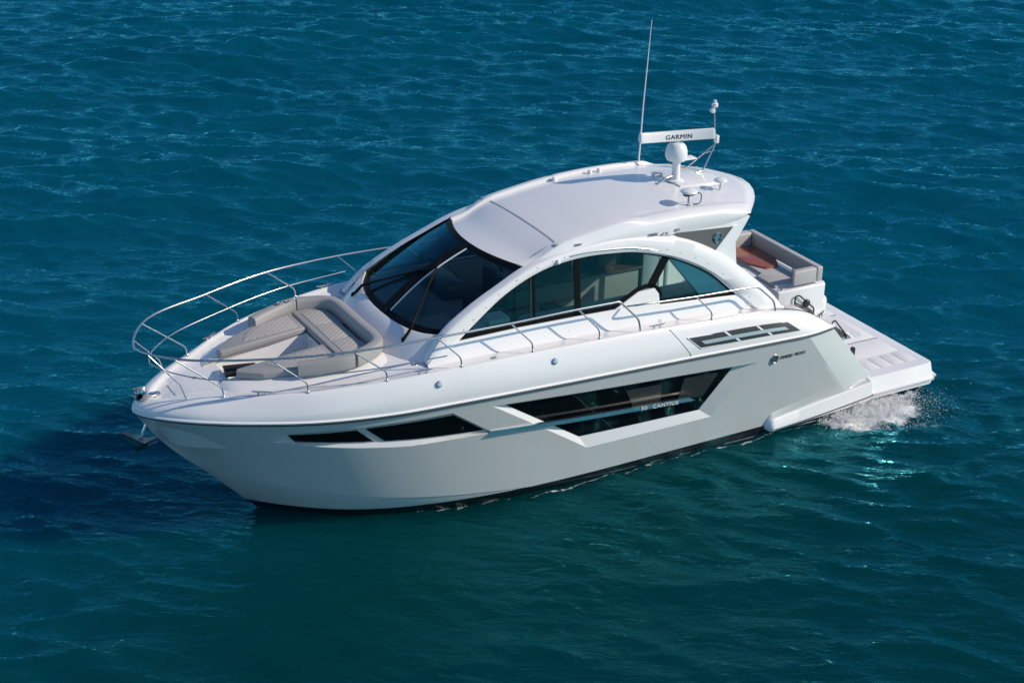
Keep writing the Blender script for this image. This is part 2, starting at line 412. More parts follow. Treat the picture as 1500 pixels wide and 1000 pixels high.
# ---------------------------------------------------------------- deck
def deck_section(u):
    r = Vector(catmull(RUBX, u)); d = Vector(catmull(DKX, u))
    out = (r-d); out.z = 0; out = out.normalized() if out.length > .02 else Vector((0, 1, 0))
    if u < .01: out = Vector((1, 0, 0))
    f = min(1, max(0, (14-u)/1.0))
    rows = [r+out*.004+Vector((0, 0, .014)), r+out*.034+Vector((0, 0, .022)), r+out*.036+Vector((0, 0, .045)), r+out*.02+Vector((0, 0, .062)), r+out*.004+Vector((0, 0, .068))]
    s = r+Vector((0, 0, .07))
    for q in (.12, .3, .5, .7, .88): rows.append(s.lerp(d, q)+out*(.02+.03*math.sin(math.pi*q))*f+Vector((0, 0, .012*math.sin(math.pi*q)*f)))
    rows += [d+out*.005, d-out*.04*f+Vector((0, 0, .006*f)), d-out*.08*f-Vector((0, 0, .012*f)), d-out*.13*f-Vector((0, 0, .035*f))]
    e = rows[-1]; cx = e.x-.12*max(0, 1-u/5)
    for q in (.33, .66, 1): rows.append(Vector((lerp(e.x, cx, q), e.y*(1-q) if e.y > 0 else 0, e.z)))
    return rows
bm = bmesh.new()
for sg in (1, -1):
    rows = [deck_section(14*(k/130)) for k in range(131)]
    if sg < 0: rows = [[Vector((v.x, -v.y, v.z)) for v in r] for r in rows]
    add_grid(bm, rows)
weld(bm, .001)
def cut_hole(bm, x0, x1, y0, y1):
    for co, no in (((x0, 0, 0), (1, 0, 0)), ((x1, 0, 0), (1, 0, 0)), ((0, y0, 0), (0, 1, 0)), ((0, y1, 0), (0, 1, 0))):
        bmesh.ops.bisect_plane(bm, geom=bm.verts[:]+bm.edges[:]+bm.faces[:], plane_co=co, plane_no=no, dist=1e-5)
    dl = [f for f in bm.faces if x0 < f.calc_center_median().x < x1 and y0 < f.calc_center_median().y < y1]
    bmesh.ops.delete(bm, geom=dl, context='FACES')
cut_hole(bm, 12.25, 13.9, -.38, .38)
cut_hole(bm, 2.0, 10.5, -1.58, 1.58)
DECK = bm_obj('deck', bm, WHITE, YACHT, 40)
# anything standing on the deck is dropped onto its surface
from mathutils.bvhtree import BVHTree
_bt = BVHTree.FromPolygons([v.co.copy() for v in DECK.data.vertices], [tuple(p.vertices) for p in DECK.data.polygons])
def drop(x, y, dflt=None):
    h = _bt.ray_cast(Vector((x, y, 5)), Vector((0, 0, -1)))[0]
    return h.z if h else (deck_z(x) if dflt is None else dflt)
bm = bmesh.new(); rows = []
for i in range(13):
    x = lerp(14.78, 14.2, i/12); w = lerp(.20, .46, i/12); rows.append([Vector((x, w*j/6, drop(x, w*j/6)+.012)) for j in range(-6, 7)])
V = add_grid(bm, rows); rim = V[0]+[r[-1] for r in V[1:]]+V[-1][-2::-1]+[r[0] for r in V[-2:0:-1]]
low = [bm.verts.new(v.co-Vector((0, 0, .03))) for v in rim]
for i in range(len(rim)): bm.faces.new([rim[i], rim[(i+1) % len(rim)], low[(i+1) % len(rim)], low[i]])
hat = bm_obj('anchor_locker_hatch', bm, NONSKID, DECK, 30)
lathe('hatch_latch', [(.03, 0), (.03, .008), (.015, .012)], (14.35, -.1, drop(14.35, -.1)+.012), SATIN, DECK, 16)
def cleat(x, y, rot, z=None):
    z = drop(x, y) if z is None else z
    bm = bmesh.new(); d = Vector((math.cos(rot), math.sin(rot), 0)); c = Vector((x, y, z))
    for s in (-.06, .06): add_tube(bm, [c+d*s-Vector((0, 0, .02)), c+d*s+Vector((0, 0, .05))], .014, 8)
    add_tube(bm, [c+d*s+Vector((0, 0, zz)) for s, zz in ((-.17, .066), (-.1, .056), (0, .054), (.1, .056), (.17, .066))], [.007, .016, .018, .016, .007], 8)
    bm_obj('cleat', bm, CHROME, DECK)
for sg in (1, -1):
    cleat(13.69, 1.21*sg, -.55*sg); cleat(11.22, 2.0*sg, -.12*sg); cleat(6.75, 2.08*sg, 0)
cleat(2.95, 1.88, .5, 1.98); cleat(2.95, -1.88, -.5, 1.98)
for x, y in ((11.15, 1.55), (11.15, -1.55), (9.9, 1.95)):
    z = drop(x, y); lathe('filler_cap', [(.05, 0), (.05, .012), (.03, .018), (.03, .012), (0, .012)], (x, y, z), STEEL, DECK, 18)
def flank(u, q, off=.0):
    r = Vector(catmull(RUBX, u))+Vector((0, 0, .07)); d = Vector(catmull(DKX, u)); out = (r-d); out.z = 0; out.normalize()
    n = Vector((out.x*.93, out.y*.93, .35))
    return r.lerp(d, 1-q)+out*(.02+.03*math.sin(math.pi*(1-q)))+Vector((0, 0, .012*math.sin(math.pi*(1-q))))+n*off
def u_of_x(x):
    us = np.linspace(0, 14, 1401); xs = [catmull(RUBX, u)[0] for u in us]; return float(np.interp(-x, [-q for q in xs], us))
for sg in (1, -1):
    for x in (11.0, 8.87):
        p = flank(u_of_x(x), .35); ax = (0, .93*sg, .35)
        bm = bmesh.new(); add_lathe(bm, [(.055, 0), (.055, .02), (.045, .03), (.02, .034), (0, .034)], (p.x, p.y*sg, p.z), 20, ax); bm_obj('courtesy_light', bm, STEEL, DECK)
    # engine-room air intake let into the coaming
    v = empty('air_intake', DECK); bm = bmesh.new()
    x0t, x1t, x0b, x1b = 6.2, 3.98, 5.93, 3.70
    def vp(s, t, off):
        x = lerp(lerp(x0t, x1t, s), lerp(x0b, x1b, s), t); p = flank(u_of_x(x), lerp(.40, .80, t), off); return Vector((p.x, p.y*sg, p.z))
    add_grid(bm, [[vp(s/16, t/4, .006) for t in range(5)] for s in range(17)]); bm_obj('intake_grille', bm, SATIN, v)
    bm = bmesh.new(); add_grid(bm, [[vp(.075+.84*s/16, t, .016) for t in (.42, .72)] for s in range(17)]); bm_obj('intake_louvre', bm, LOUVRE, v)
    for s0 in (.36, .68):
        for t0, t1 in ((.02, .42), (.72, .98)):
            bm = bmesh.new(); add_grid(bm, [[vp(s0+ds+.02*(t0 > .5), t, .013) for t in (t0, t1)] for ds in (-.012, .012)]); bm_obj('intake_bar', bm, WHITE, v)
    bm = bmesh.new(); add_tube(bm, [vp(s, t, .008) for s, t in ((0, 0), (1, 0), (1, 1), (0, 1), (0, 0))], .010, 6); bm_obj('intake_rim', bm, WHITE, v)
    tube('coaming_seam', [Vector((p.x, p.y*sg, p.z)) for p in [flank(u_of_x(lerp(6.55, 6.10, q)), q, .002) for q in np.linspace(.05, .98, 9)]], .007, LINER, DECK, 6)

# ---------------------------------------------------------------- bow lounge
LOUNGE = empty('bow_lounge', YACHT)
sl_ = lambda x, y: (12.25-x)*.098
OB = [(14.15, .0), (14.15, .42), (14.06, .74), (13.6, 1.06), (12.95, 1.32), (12.4, 1.45), (11.9, 1.45), (11.5, 1.3), (11.38, .7), (11.38, 0)]
OT = [(13.98, .0), (13.98, .36), (13.90, .56), (13.5, .83), (12.95, 1.07), (12.4, 1.2), (11.9, 1.2), (11.6, 1.02), (11.48, .6), (11.48, 0)]
bm = bmesh.new()
for sg in (1, -1):
    ob, ot = spline([(x, y, 0) for x, y in OB], 4), spline([(x, y, 0) for x, y in OT], 4)
    rows = []
    for a, b in zip(ob, ot):
        zb = deck_z(a.x)-.02; zt = 2.53+sl_(b.x, 0)
        inner = Vector((min(max(b.x, 12.25), 13.9) if b.x > 12.25 else b.x, min(.38, b.y), zt))
        rows.append([Vector((a.x, a.y*sg, zb)), Vector((lerp(a.x, b.x, .55), lerp(a.y, b.y, .55)*sg, lerp(zb, zt, .72))), Vector((lerp(a.x, b.x, .85), lerp(a.y, b.y, .85)*sg, zt-.012)), Vector((b.x, b.y*sg, zt)), Vector((inner.x, inner.y*sg, zt))])
    add_grid(bm, rows)
weld(bm, .001)
cut_hole(bm, 12.25, 14.3, -.379, .379)
bm_obj('lounge_coaming', bm, WHITE, LOUNGE, 40)
bm = bmesh.new()
add_grid(bm, [[(13.9, -.38, 2.30), (13.9, -.38, 2.02), (13.9, .38, 2.02), (13.9, .38, 2.30)], [(12.25, -.38, 2.54), (12.25, -.38, 2.02), (12.25, .38, 2.02), (12.25, .38, 2.54)]])
add_grid(bm, [[(12.25, -.38, 2.02), (12.25, -.38, 2.54)], [(12.25, .38, 2.02), (12.25, .38, 2.54)]])
add_grid(bm, [[(13.9, -.38, 2.02), (13.9, -.38, 2.31)], [(13.9, .38, 2.02), (13.9, .38, 2.31)]])
weld(bm); bm_obj('lounge_footwell', bm, WHITE, LOUNGE)
for sg in (1, -1):
    poly = [(12.27, .37), (13.80, .36), (13.84, .48), (13.5, .78), (12.95, .98), (12.27, 1.1)]
    c = prism('seat_cushion', [(x, y*sg) for x, y in poly][::sg], 2.545, 2.66, VINYL, LOUNGE, .03, fz=sl_, seg=4)
    qp = [(12.36, .46), (13.35, .50), (13.18, .78), (12.9, .88), (12.36, .98)]
    prism('quilted_panel', [(x, y*sg) for x, y in qp][::sg], 2.655, 2.668, QUILT, c, .005, fz=sl_)
c = prism('seat_cushion', [(12.24, -1.08), (12.24, 1.08), (11.95, 1.1), (11.66, .92), (11.66, -.92), (11.95, -1.1)], 2.545, 2.665, VINYL, LOUNGE, .03, seg=4)
for y0, y1 in ((-.95, -.36), (-.32, .32), (.36, .95)):
    prism('quilted_panel', [(12.12, y0), (12.12, y1), (11.74, y1*.94), (11.74, y0*.94)], 2.66, 2.673, QUILT, c, .005)
def sweep(name, path, prof, m, parent):
    """prof: list of (outward, z)"""
    rows = []
    for i, p in enumerate(path):
        t = (path[min(i+1, len(path)-1)]-path[max(i-1, 0)]); t.z = 0; t.normalize(); o = Vector((t.y, -t.x, 0))
        rows.append([p+o*a+Vector((0, 0, z)) for a, z in prof])
    bm = bmesh.new(); V = add_grid(bm, rows, close_v=True); bm.faces.new(V[0][::-1]); bm.faces.new(V[-1]); return bm_obj(name, bm, m, parent, 40)
half = [(12.98, 1.0, -.10), (12.6, 1.13, -.05), (12.12, 1.22, 0), (11.9, 1.16, .01), (11.56, .93, .03), (11.52, .75, .03), (11.52, .35, .03), (11.52, 0, .03)]
full = half+[(x, -y, z) for x, y, z in half[-2::-1]]
bp = spline(full, 6)
prof = [(-.075, 0), (.10, 0), (.12, .03), (.115, .185), (.10, .225), (.05, .24), (-.02, .24), (-.06, .225), (-.085, .185)]
prof = [(a, z+2.585) for a, z in prof]
n3 = len(bp)
cut_i = [0, 13, n3-14, n3-1]
for a, b in ((0, 12), (13, n3-14), (n3-13, n3-1)):
    sweep('lounge_backrest', bp[a:b+1], prof, VINYL, LOUNGE)
for sg in (1, -1):
    for x, y in ((12.42, 1.145), (12.26, 1.165)):
        lathe('cup_holder', [(.045, 0), (.045, .006), (.036, .006), (.034, -.004), (0, -.004)], (x, (y+.03)*sg, 2.822), STEEL, LOUNGE, 18)
BX = tag(empty('storage_box'), 'black storage box lying in the bow footwell ahead of the port cushion', 'box')
bmx = bmesh.new(); add_box(bmx, (-.26, -.14, -.06), (.26, .14, .05), .02, 3)
ob_ = bm_obj('box_body', bmx, SATIN, BX)
bmx = bmesh.new(); add_box(bmx, (-.27, -.15, .052), (.27, .15, .085), .012, 3); bm_obj('lid', bmx, BLACK, BX)
BX.matrix_world = TILT @ Matrix.Translation((13.66, .17, 2.36)) @ Matrix.Rotation(R(-12), 4, 'Z') @ Matrix.Rotation(R(12), 4, 'X')

# ---------------------------------------------------------------- bow gear
bm = bmesh.new()
add_box(bm, (14.98, -.06, 2.15), (15.42, .06, 2.19), .01); add_box(bm, (15.2, -.10, 2.14), (15.40, -.075, 2.30), .01); add_box(bm, (15.2, .075, 2.14), (15.40, .10, 2.30), .01)
add_tube(bm, [(15.34, -.1, 2.22), (15.34, .1, 2.22)], .045, 16)
bm_obj('anchor_roller', bm, CHROME, YACHT)
ANCH = tag(empty('anchor'), 'stainless plough anchor hanging below the bow roller', 'anchor')
ANCH.matrix_world = TILT @ Matrix.Translation((15.3, 0, 1.9))
bm = bmesh.new(); add_tube(bm, fillet([(-.14, 0, .05), (-.06, 0, -.25), (.05, 0, -.48)], .08), [.03]*4+[.032]*4, 10); bm_obj('shank', bm, STEEL, ANCH)
bm = bmesh.new()
for sg in (1, -1):
    rows = [[(.40, .0*sg, -.32), (.30, .07*sg, -.36), (.16, .13*sg, -.44)], [(.27, .0*sg, -.50), (.20, .10*sg, -.50), (.08, .17*sg, -.50)], [(.14, 0, -.72), (.08, .06*sg, -.66), (-.04, .14*sg, -.57)], [(.06, 0, -.68), (-.06, .03*sg, -.62), (-.26, .05*sg, -.57)]]
    rows = [[Vector(p) for p in r] for r in rows]
    add_grid(bm, rows); add_grid(bm, [[p+Vector((0, 0, .025)) for p in r] for r in rows])
bm_obj('fluke', bm, STEEL, ANCH, 60)
lathe('swivel', [(.02, -.05), (.045, -.03), (.045, .03), (.02, .05)], (.05, 0, -.48), CHROME, ANCH, 14)

# ---------------------------------------------------------------- rails
RAIL = empty('bow_rail', YACHT)
hu = [(15.35, 0, 3.03), (15.30, .2, 3.04), (14.98, .75, 3.09), (13.64, 1.45, 3.10), (12.38, 1.85, 3.14), (10.97, 1.98, 3.16), (9.61, 1.98, 3.15), (8.31, 1.98, 3.16), (7.50, 1.98, 3.15)]
ups = spline(hu, 8)
endp = fillet([ups[-2], (7.48, 1.98, 3.15), (7.12, 2.06, 2.78), (7.09, 2.07, 2.56)], .12, 6)
h = ups[:-2]+endp
tube('top_rail', [Vector((p.x, -p.y, p.z)) for p in h[::-1]]+h[1:], .019, STEEL, RAIL, 12)
lo = [(15.12, 0, 2.72), (15.06, .2, 2.72), (14.62, .80, 2.70), (13.36, 1.47, 2.73), (12.12, 1.87, 2.78), (10.80, 2.02, 2.82)]
l2 = spline(lo, 8)
tube('lower_rail', [Vector((p.x, -p.y, p.z)) for p in l2[::-1]]+l2[1:], .011, STEEL, RAIL, 10)
for sg in (1, -1):
    for b, t in (((14.21, .87), (14.98, .75, 3.09)), ((13.04, 1.56), (13.64, 1.45, 3.10)), ((11.82, 1.91), (12.38, 1.85, 3.14)), ((10.56, 2.07), (10.97, 1.98, 3.16)), ((9.23, 2.08), (9.61, 1.98, 3.15)), ((7.92, 2.08), (8.31, 1.98, 3.16))):
        z = drop(b[0], b[1]*sg)
        bm = bmesh.new(); add_tube(bm, fillet([(b[0], b[1]*sg, z), (b[0]+.01, b[1]*sg, z+.16), (t[0], t[1]*sg, t[2])], .09, 5), .0135, 10)
        add_lathe(bm, [(.032, -.004), (.032, .008), (.016, .03)], (b[0], b[1]*sg, z), 14)
        bm_obj('stanchion', bm, STEEL, RAIL, 50)
    tube('stanchion', [(14.72, .55*sg, 2.24), (14.80, .52*sg, 2.5), (15.26, .24*sg, 3.04)], .0125, STEEL, RAIL)
    AR = empty('side_rail', YACHT)
    pts = [(7.22, 1.72, 2.90), (7.12, 1.95, 3.00), (6.95, 1.98, 3.01), (5.89, 1.98, 2.95), (4.56, 1.98, 2.91), (4.20, 2.04, 2.58), (4.16, 2.05, 2.36)]
    tube('top_rail', [Vector((p.x, p.y*sg, p.z)) for p in fillet(pts, .12, 6)], .018, STEEL, AR, 12)
    bm = bmesh.new(); z = drop(5.59, 2.08*sg)
    add_tube(bm, fillet([(5.59, 2.08*sg, z), (5.6, 2.08*sg, z+.14), (5.89, 1.98*sg, 2.95)], .08, 5), .0135, 10); add_lathe(bm, [(.032, -.004), (.032, .008), (.016, .03)], (5.59, 2.08*sg, z), 14)
    bm_obj('stanchion', bm, STEEL, AR, 50)

# ---------------------------------------------------------------- deckhouse
HOUSE = empty('deckhouse', YACHT)
Sy = lambda z: 2.24-.2*z
OC = [(11.02, 2.60), (10.69, 2.97), (10.14, 3.32), (9.54, 3.60), (9.02, 3.82), (8.5, 3.95), (8.0, 4.02), (7.5, 4.05), (7.0, 4.04), (6.5, 3.99), (5.9, 3.86), (5.22, 3.55), (4.46, 2.98), (3.87, 2.42), (3.72, 2.22)]
IC = [(10.62, 2.66), (10.40, 2.86), (10.02, 3.13), (9.48, 3.47), (8.67, 3.77), (8.2, 3.835), (7.86, 3.85), (7.4, 3.83), (6.90, 3.775), (6.55, 3.69), (6.20, 3.58), (5.75, 3.39), (5.35, 3.16), (4.81, 2.69), (4.5, 2.42)]
oc = [np.array(p) for p in spline([(x, 0, z) for x, z in OC], 6)]
ic = [np.array(p) for p in spline([(x, 0, z) for x, z in IC], 6)]
GB = [(10.62, 2.82), (10.40, 2.86), (9.27, 2.88), (8.12, 2.87), (7.36, 2.855), (6.86, 3.08), (6.53, 3.09), (6.45, 2.98), (6.52, 2.79), (4.81, 2.68), (4.5, 2.42)]
for sg in (1, -1):
    bm = bmesh.new(); rows = []
    for i, (a, b) in enumerate(zip(oc, ic)):
        f = i/len(oc); pr = .035*min(1, max(0, (f-.55)/.15))          # aft arch stands proud of the pillar behind it
        m_ = (a+b)/2
        P = lambda q, o: Vector((q[0], (Sy(q[2])+o)*sg, q[2]))
        rows.append([P(a, -.16), P(a, -.01), P(a*.9+b*.1, .012+pr), P(m_, .022+pr), P(a*.12+b*.88, .012+pr), P(b, -.006), P(b, -.06)])
    V = add_grid(bm, rows); bm.faces.new(V[-1]); bm_obj('window_arch', bm, WHITE, HOUSE, 45)
    # wall under the glass
    bm = bmesh.new(); rows = []
    top = [(11.02, 2.58), (10.85, 2.74)]+GB[1:-1]+[(4.5, 2.50), (3.74, 2.22)]
    for x, z in top:
        zb = deck_z(x)
        rows.append([Vector((x, (Sy(z)-.05)*sg, z)), Vector((x, Sy(z)*sg, z)), Vector((x, (Sy(min(z, 2.8))+.02)*sg, min(z-.03, 2.78))), Vector((x, 1.76*sg, zb+.05)), Vector((x, 1.80*sg, zb-.01))])
    add_grid(bm, rows); bm_obj('cabin_wall', bm, WHITE, HOUSE, 25)
    # window glass and its black frame
    SW = empty('side_window', HOUSE)
    zt = lambda x: interp(x, [(p[0], p[2]) for p in ic]); zbm = lambda x: interp(x, GB)
    for xa, xb in ((10.40, 8.95), (8.95, 8.08), (8.08, 6.42), (6.42, 4.81)):
        xs = [lerp(xa, xb, k/24) for k in range(25)] + [x for x, z in GB if xb < x < xa]; xs.sort(reverse=True)
        bm = bmesh.new(); add_grid(bm, [[Vector((x, (Sy(z)-.035)*sg, z)) for z in (zbm(x)-.01, zt(x)+.01)] for x in xs]); bm_obj('pane', bm, SGLASS, SW)
    def strip(name, pts, w, off=-.022, th=.016, m=BLACK):
        bm = bmesh.new(); P = [np.array(p, float) for p in pts]; rows = []
        for i, p in enumerate(P):
            t = P[min(i+1, len(P)-1)]-P[max(i-1, 0)]; t /= np.linalg.norm(t); nn = np.array([-t[1], t[0]])
            a, b = p-nn*w/2, p+nn*w/2
            rows.append([Vector((q[0], (Sy(q[1])+o)*sg, q[1])) for q, o in ((a, off-th), (a, off), (b, off), (b, off-th))])
        V = add_grid(bm, rows, close_v=True); bm.faces.new(V[0]); bm.faces.new(V[-1]); return bm_obj(name, bm, m, SW)
    strip('frame', [(p[0], p[2]) for p in ic[6:-6]], .055)
    strip('frame', [(x, z+.03) for x, z in GB[1:5]], .075)
    strip('frame', [(7.38, 2.885), (7.12, 3.0), (6.88, 3.11), (6.70, 3.145), (6.52, 3.12), (6.42, 3.03), (6.40, 2.95), (6.47, 2.83)], .07)
    strip('frame', [(6.50, 2.835), (4.78, 2.72)], .085)
    strip('mullion', [(8.95, 2.88), (8.90, 3.70)], .035); strip('mullion', [(9.02, 2.88), (8.965, 3.66)], .02, m=SATIN)
    strip('mullion', [(8.10, 2.88), (8.05, 3.84)], .12)
    strip('mullion', [(6.60, 3.12), (6.24, 3.60)], .15)
    # eyebrow moulding above the glass
    tube('drip_rail', [Vector((p[0], (Sy(p[2]+.07)+.026+.0)*sg, p[2]+.085)) for p in ic[30:70]], .012, STEEL, HOUSE, 8)
    for q in ic[8:30:3]+ic[58:84:4]:
        n_ = np.array(q)+np.array([.03, 0, .09]) if q[0] > 7 else np.array(q)+np.array([-.06, 0, .12])
        lathe('fastener', [(.009, -.004), (.009, .004), (0, .006)], (n_[0], (Sy(n_[2])+(.022 if q[0] > 7 else .055))*sg, n_[2]), STEEL, HOUSE, 8, (0, sg, .2))
    for x in (9.8, 9.3, 8.8, 8.3, 7.8):
        lathe('fastener', [(.009, -.004), (.009, .004), (0, .006)], (x, 1.735*sg, 2.68), STEEL, HOUSE, 8, (0, sg, .5))
    # pillar carrying the hardtop, with dark mesh triangle
    Py = lambda z: 2.19-.2*z
    poly = [(6.3, 3.97), (5.6, 4.0), (4.40, 4.02), (4.74, 3.60), (4.74, 2.6), (5.4, 2.6), (6.3, 3.7)]
    bm = bmesh.new(); A = [bm.verts.new((x, Py(z)*sg, z)) for x, z in poly]; B = [bm.verts.new((x, (Py(z)-.12)*sg, z)) for x, z in poly]
    bm.faces.new(A); bm.faces.new(B[::-1])
    for i in range(len(poly)): bm.faces.new([A[i], A[(i+1) % len(poly)], B[(i+1) % len(poly)], B[i]])
    pil = bm_obj('roof_pillar', bm, WHITE, HOUSE)
    tri = [(6.12, 3.965), (4.80, 3.89), (5.24, 3.50), (5.7, 3.76)]
    def ply(name, pts, o, m, th=.01):
        bm = bmesh.new(); A = [bm.verts.new((x, (Py(z)+o)*sg, z)) for x, z in pts]; B = [bm.verts.new((x, (Py(z)+o-th)*sg, z)) for x, z in pts]
        bm.faces.new(A); bm.faces.new(B[::-1])
        for i in range(len(pts)): bm.faces.new([A[i], A[(i+1) % len(pts)], B[(i+1) % len(pts)], B[i]])
        return bm_obj(name, bm, m, pil)
    ply('mesh_panel', tri, .008, DARKGREY)
    ply('panel_frame', [(4.79, 3.90), (4.68, 3.90), (5.20, 3.42), (5.26, 3.48)], .03, WHITE, .04)
    c = Vector((5.14, (Py(3.75)+.012)*sg, 3.75)); ax = (0, sg, .2)
    bm = bmesh.new(); ring(bm, c, .095, .016, ax); ring(bm, c, .06, .012, ax); bm_obj('pillar_emblem', bm, CHROME, pil)
    if sg > 0: text('pillar_emblem_letters', 'CY', .09, c+Vector((.055, .004, -.03)), (-1, 0, 0), (0, -.2, 1), CHROME, pil, .004)

# ---- windshield surround (coach roof front)
WB = [(11.01, 0, 2.84), (10.99, .42, 2.84), (10.92, .85, 2.85), (10.79, 1.22, 2.88), (10.58, 1.54, 2.94)]
WT = [(9.36-.37*(y/1.39)**2, y, 3.83-.03*(y/1.39)**2) for y in (0, .35, .70, 1.05, 1.40)]
def wsurf(u, v, off=0.):
    s = 1 if u >= 0 else -1; k = abs(u)*4
    a = Vector(catmull(WB, k)); b = Vector(catmull(WT, k)); p = a.lerp(b, v)
    n = Vector((.50, .16*abs(u), .85)).normalized()
    p = p+n*(.10*math.sin(math.pi*v)*(1-.6*abs(u)**2)+off)
    return Vector((p.x, p.y*s, p.z))
DB_ = [(11.50, 0, 0), (11.48, .5, 0), (11.40, .95, 0), (11.22, 1.38, 0), (10.90, 1.74, 0)]
bm = bmesh.new(); rows = []
for k in range(-32, 33):
    u = k/32; s = 1 if u >= 0 else -1
    t = wsurf(u, 0, .03); d = Vector(catmull(DB_, abs(u)*4)); d.y *= s; d.z = 2.50
    outn = Vector((d.x-t.x, d.y-t.y, 0)).normalized()
    rows.append([wsurf(u, 0, -.06), wsurf(u, -.015, .0), t+outn*.015, t+outn*.05+Vector((0, 0, -.01)), t.lerp(d, .35)+Vector((0, 0, .045)), t.lerp(d, .7)+Vector((0, 0, .05)), d])
add_grid(bm, rows); bm_obj('coachroof', bm, WHITE, HOUSE, 40)
WS = empty('windshield', HOUSE)
for a, b in ((-1, 0), (0, 1)):
    bm = bmesh.new(); add_grid(bm, [[wsurf(lerp(a, b, i/16), j/10) for j in range(11)] for i in range(17)]); bm_obj('pane', bm, WGLASS, WS)
def wstrip(name, path, w, m=BLACK, off=.006, th=.018, nseg=40):
    """band of width w along a (u,v) path on the windshield"""
    P = [wsurf(lerp(path[0][0], path[1][0], k/nseg), lerp(path[0][1], path[1][1], k/nseg)) for k in range(nseg+1)]
    n = Vector((.5, 0, .86)); rows = []
    for i, p in enumerate(P):
        t = (P[min(i+1, nseg)]-P[max(i-1, 0)]).normalized(); nn = Vector((.50, .16*(1 if p.y > 0 else -1)*min(1, abs(p.y)), .85)).normalized(); c = nn.cross(t).normalized()
        rows.append([p+c*w/2+nn*(off-th), p+c*w/2+nn*off, p-c*w/2+nn*off, p-c*w/2+nn*(off-th)])
    bm = bmesh.new(); V = add_grid(bm, rows, close_v=True); bm.faces.new(V[0]); bm.faces.new(V[-1]); return bm_obj(name, bm, m, WS)
wstrip('frame', ((-1, .035), (1, .035)), .13); wstrip('frame', ((-1, .975), (1, .975)), .12)
wstrip('frame', ((-.965, .02), (-.965, .99)), .10); wstrip('frame', ((.965, .02), (.965, .99)), .10)
wstrip('centre_mullion', ((0, .0), (0, 1)), .21, off=.012)
wstrip('mullion_trim', ((.085, .06), (.085, .94)), .022, m=PLASTIC, off=.014)
for nm, pth in (('wiper', [(.60, -.13, .06), (.585, .0, .10), (.50, .12, .085), (.10, .62, .05)]), ('wiper', [(-.62, -.12, .06), (-.60, .0, .10), (-.50, .10, .085), (-.03, .52, .05)])):
    wp = empty(nm, WS)
    P = [wsurf(u, v, o) for u, v, o in pth]
    tube('arm', P, [.026, .026, .02, .013], BLACK, wp, 8)
    off = Vector((.03, .03, 0)); tube('link', [p+off for p in P[1:]], .008, BLACK, wp, 6)
    lathe('pivot', [(.035, -.05), (.035, .02), (.02, .05)], P[0], BLACK, wp, 14)
    e = P[-1]; dv = (P[-1]-P[-2]).normalized(); tube('blade', [e-dv*.36+Vector((0, 0, -.035)), e-dv*.0+Vector((0, 0, -.03)), e+dv*.22+Vector((0, 0, -.03))], .011, BLACK, wp, 8)

# ---- hardtop
ZR = [(9.4, 3.77), (9.0, 3.86), (8.6, 3.985), (8.3, 4.07), (7.8, 4.16), (7.3, 4.235), (6.8, 4.28), (6.2, 4.305), (5.5, 4.30), (5.0, 4.28), (4.4, 4.25), (3.9, 4.215), (3.58, 4.185)]
zr_s = spline([(x, 0, z) for x, z in ZR], 6)
zr = lambda x: interp(x, [(p.x, p.z) for p in zr_s])
zlow_t = [(9.4, 3.70), (9.02, 3.82)]+OC[5:10]+[(6.0, 3.955), (5.0, 3.945), (4.3, 4.05), (3.58, 4.07)]
zlow = lambda x: interp(x, zlow_t)
def sst(a, b, x): t = min(1, max(0, (x-a)/(b-a))); return t*t*(3-2*t)
def roof_pt(X, y, dz):
    cf = .37*sst(8.2, 9.36, X); ca = .82*sst(5.3, 3.58, X)
    x = X-cf*(abs(y)/1.40)**2+ca*(abs(y)/1.40)**1.8
    return Vector((x, y, zr(X)+dz))
xs = list(np.linspace(9.36, 8.36, 13))+[8.335, 8.33, 8.30, 8.295]+list(np.linspace(8.27, 4.2, 44))+[4.06, 3.95, 3.86, 3.79, 3.72, 3.66, 3.62, 3.60, 3.585, 3.58]
bm = bmesh.new(); rows = []
for X in xs:
    L = sst(6.5, 7.1, X); L2 = 0; tail = sst(3.82, 3.58, X)
    g = -.015 if 8.299 < X < 8.331 else 0
    h = []
    for y, dz in ((0, .045), (.3, .043), (.6, .035), (.9, .02), (1.10, .004)): h.append((y, dz+g))                     # crown of the roof, then the lip
    K = max(L, L2); B = lambda soft, crisp: lerp(soft, crisp, K)
    h += [(1.185, -.006+g), (B(1.205, 1.200), B(.0, -.008+g)), (B(1.225, 1.206), B(-.003, .052)), (B(1.26, 1.214), B(-.010, .060)), (B(1.31, 1.300), B(-.022, .050)), (B(1.345, 1.335), B(-.040, .044)), (B(1.365, 1.348), B(-.055, .034)), (B(1.38, 1.354), B(-.07, .010)), (B(1.40, 1.385), B(-.095, -.045)), (B(1.415, 1.41), B(-.13, -.10))]
    half = [roof_pt(X, y, dz) for y, dz in h]
    zl = zlow(half[-1].x); last = half[-1]
    yl = Sy(zl)-.005
    if half[-1].x < 6.0: yl = 1.40
    zl = min(zl, last.z-.02)
    half += [Vector((last.x, lerp(last.y, yl, .5)+.01, lerp(last.z, zl, .55))), Vector((last.x, yl, zl))]
    under = [Vector((last.x, yl-.10, zl-.005)), Vector((roof_pt(X, 1.1, 0).x, 1.1, zr(X)-.13)), Vector((roof_pt(X, 0, 0).x, 0, zr(X)-.10))]
    half += under
    if tail:
        mz = zr(X)-.06
        for v in half: v.z = lerp(v.z, mz, tail*.55)
    rows.append([Vector((v.x, -v.y, v.z)) for v in half[:0:-1]]+half)
V = add_grid(bm, rows, close_v=False); weld(bm, .0008)
bmesh.ops.holes_fill(bm, edges=[e for e in bm.edges if e.is_boundary], sides=0)
ROOF = bm_obj('hardtop', bm, WHITE, HOUSE, 38)
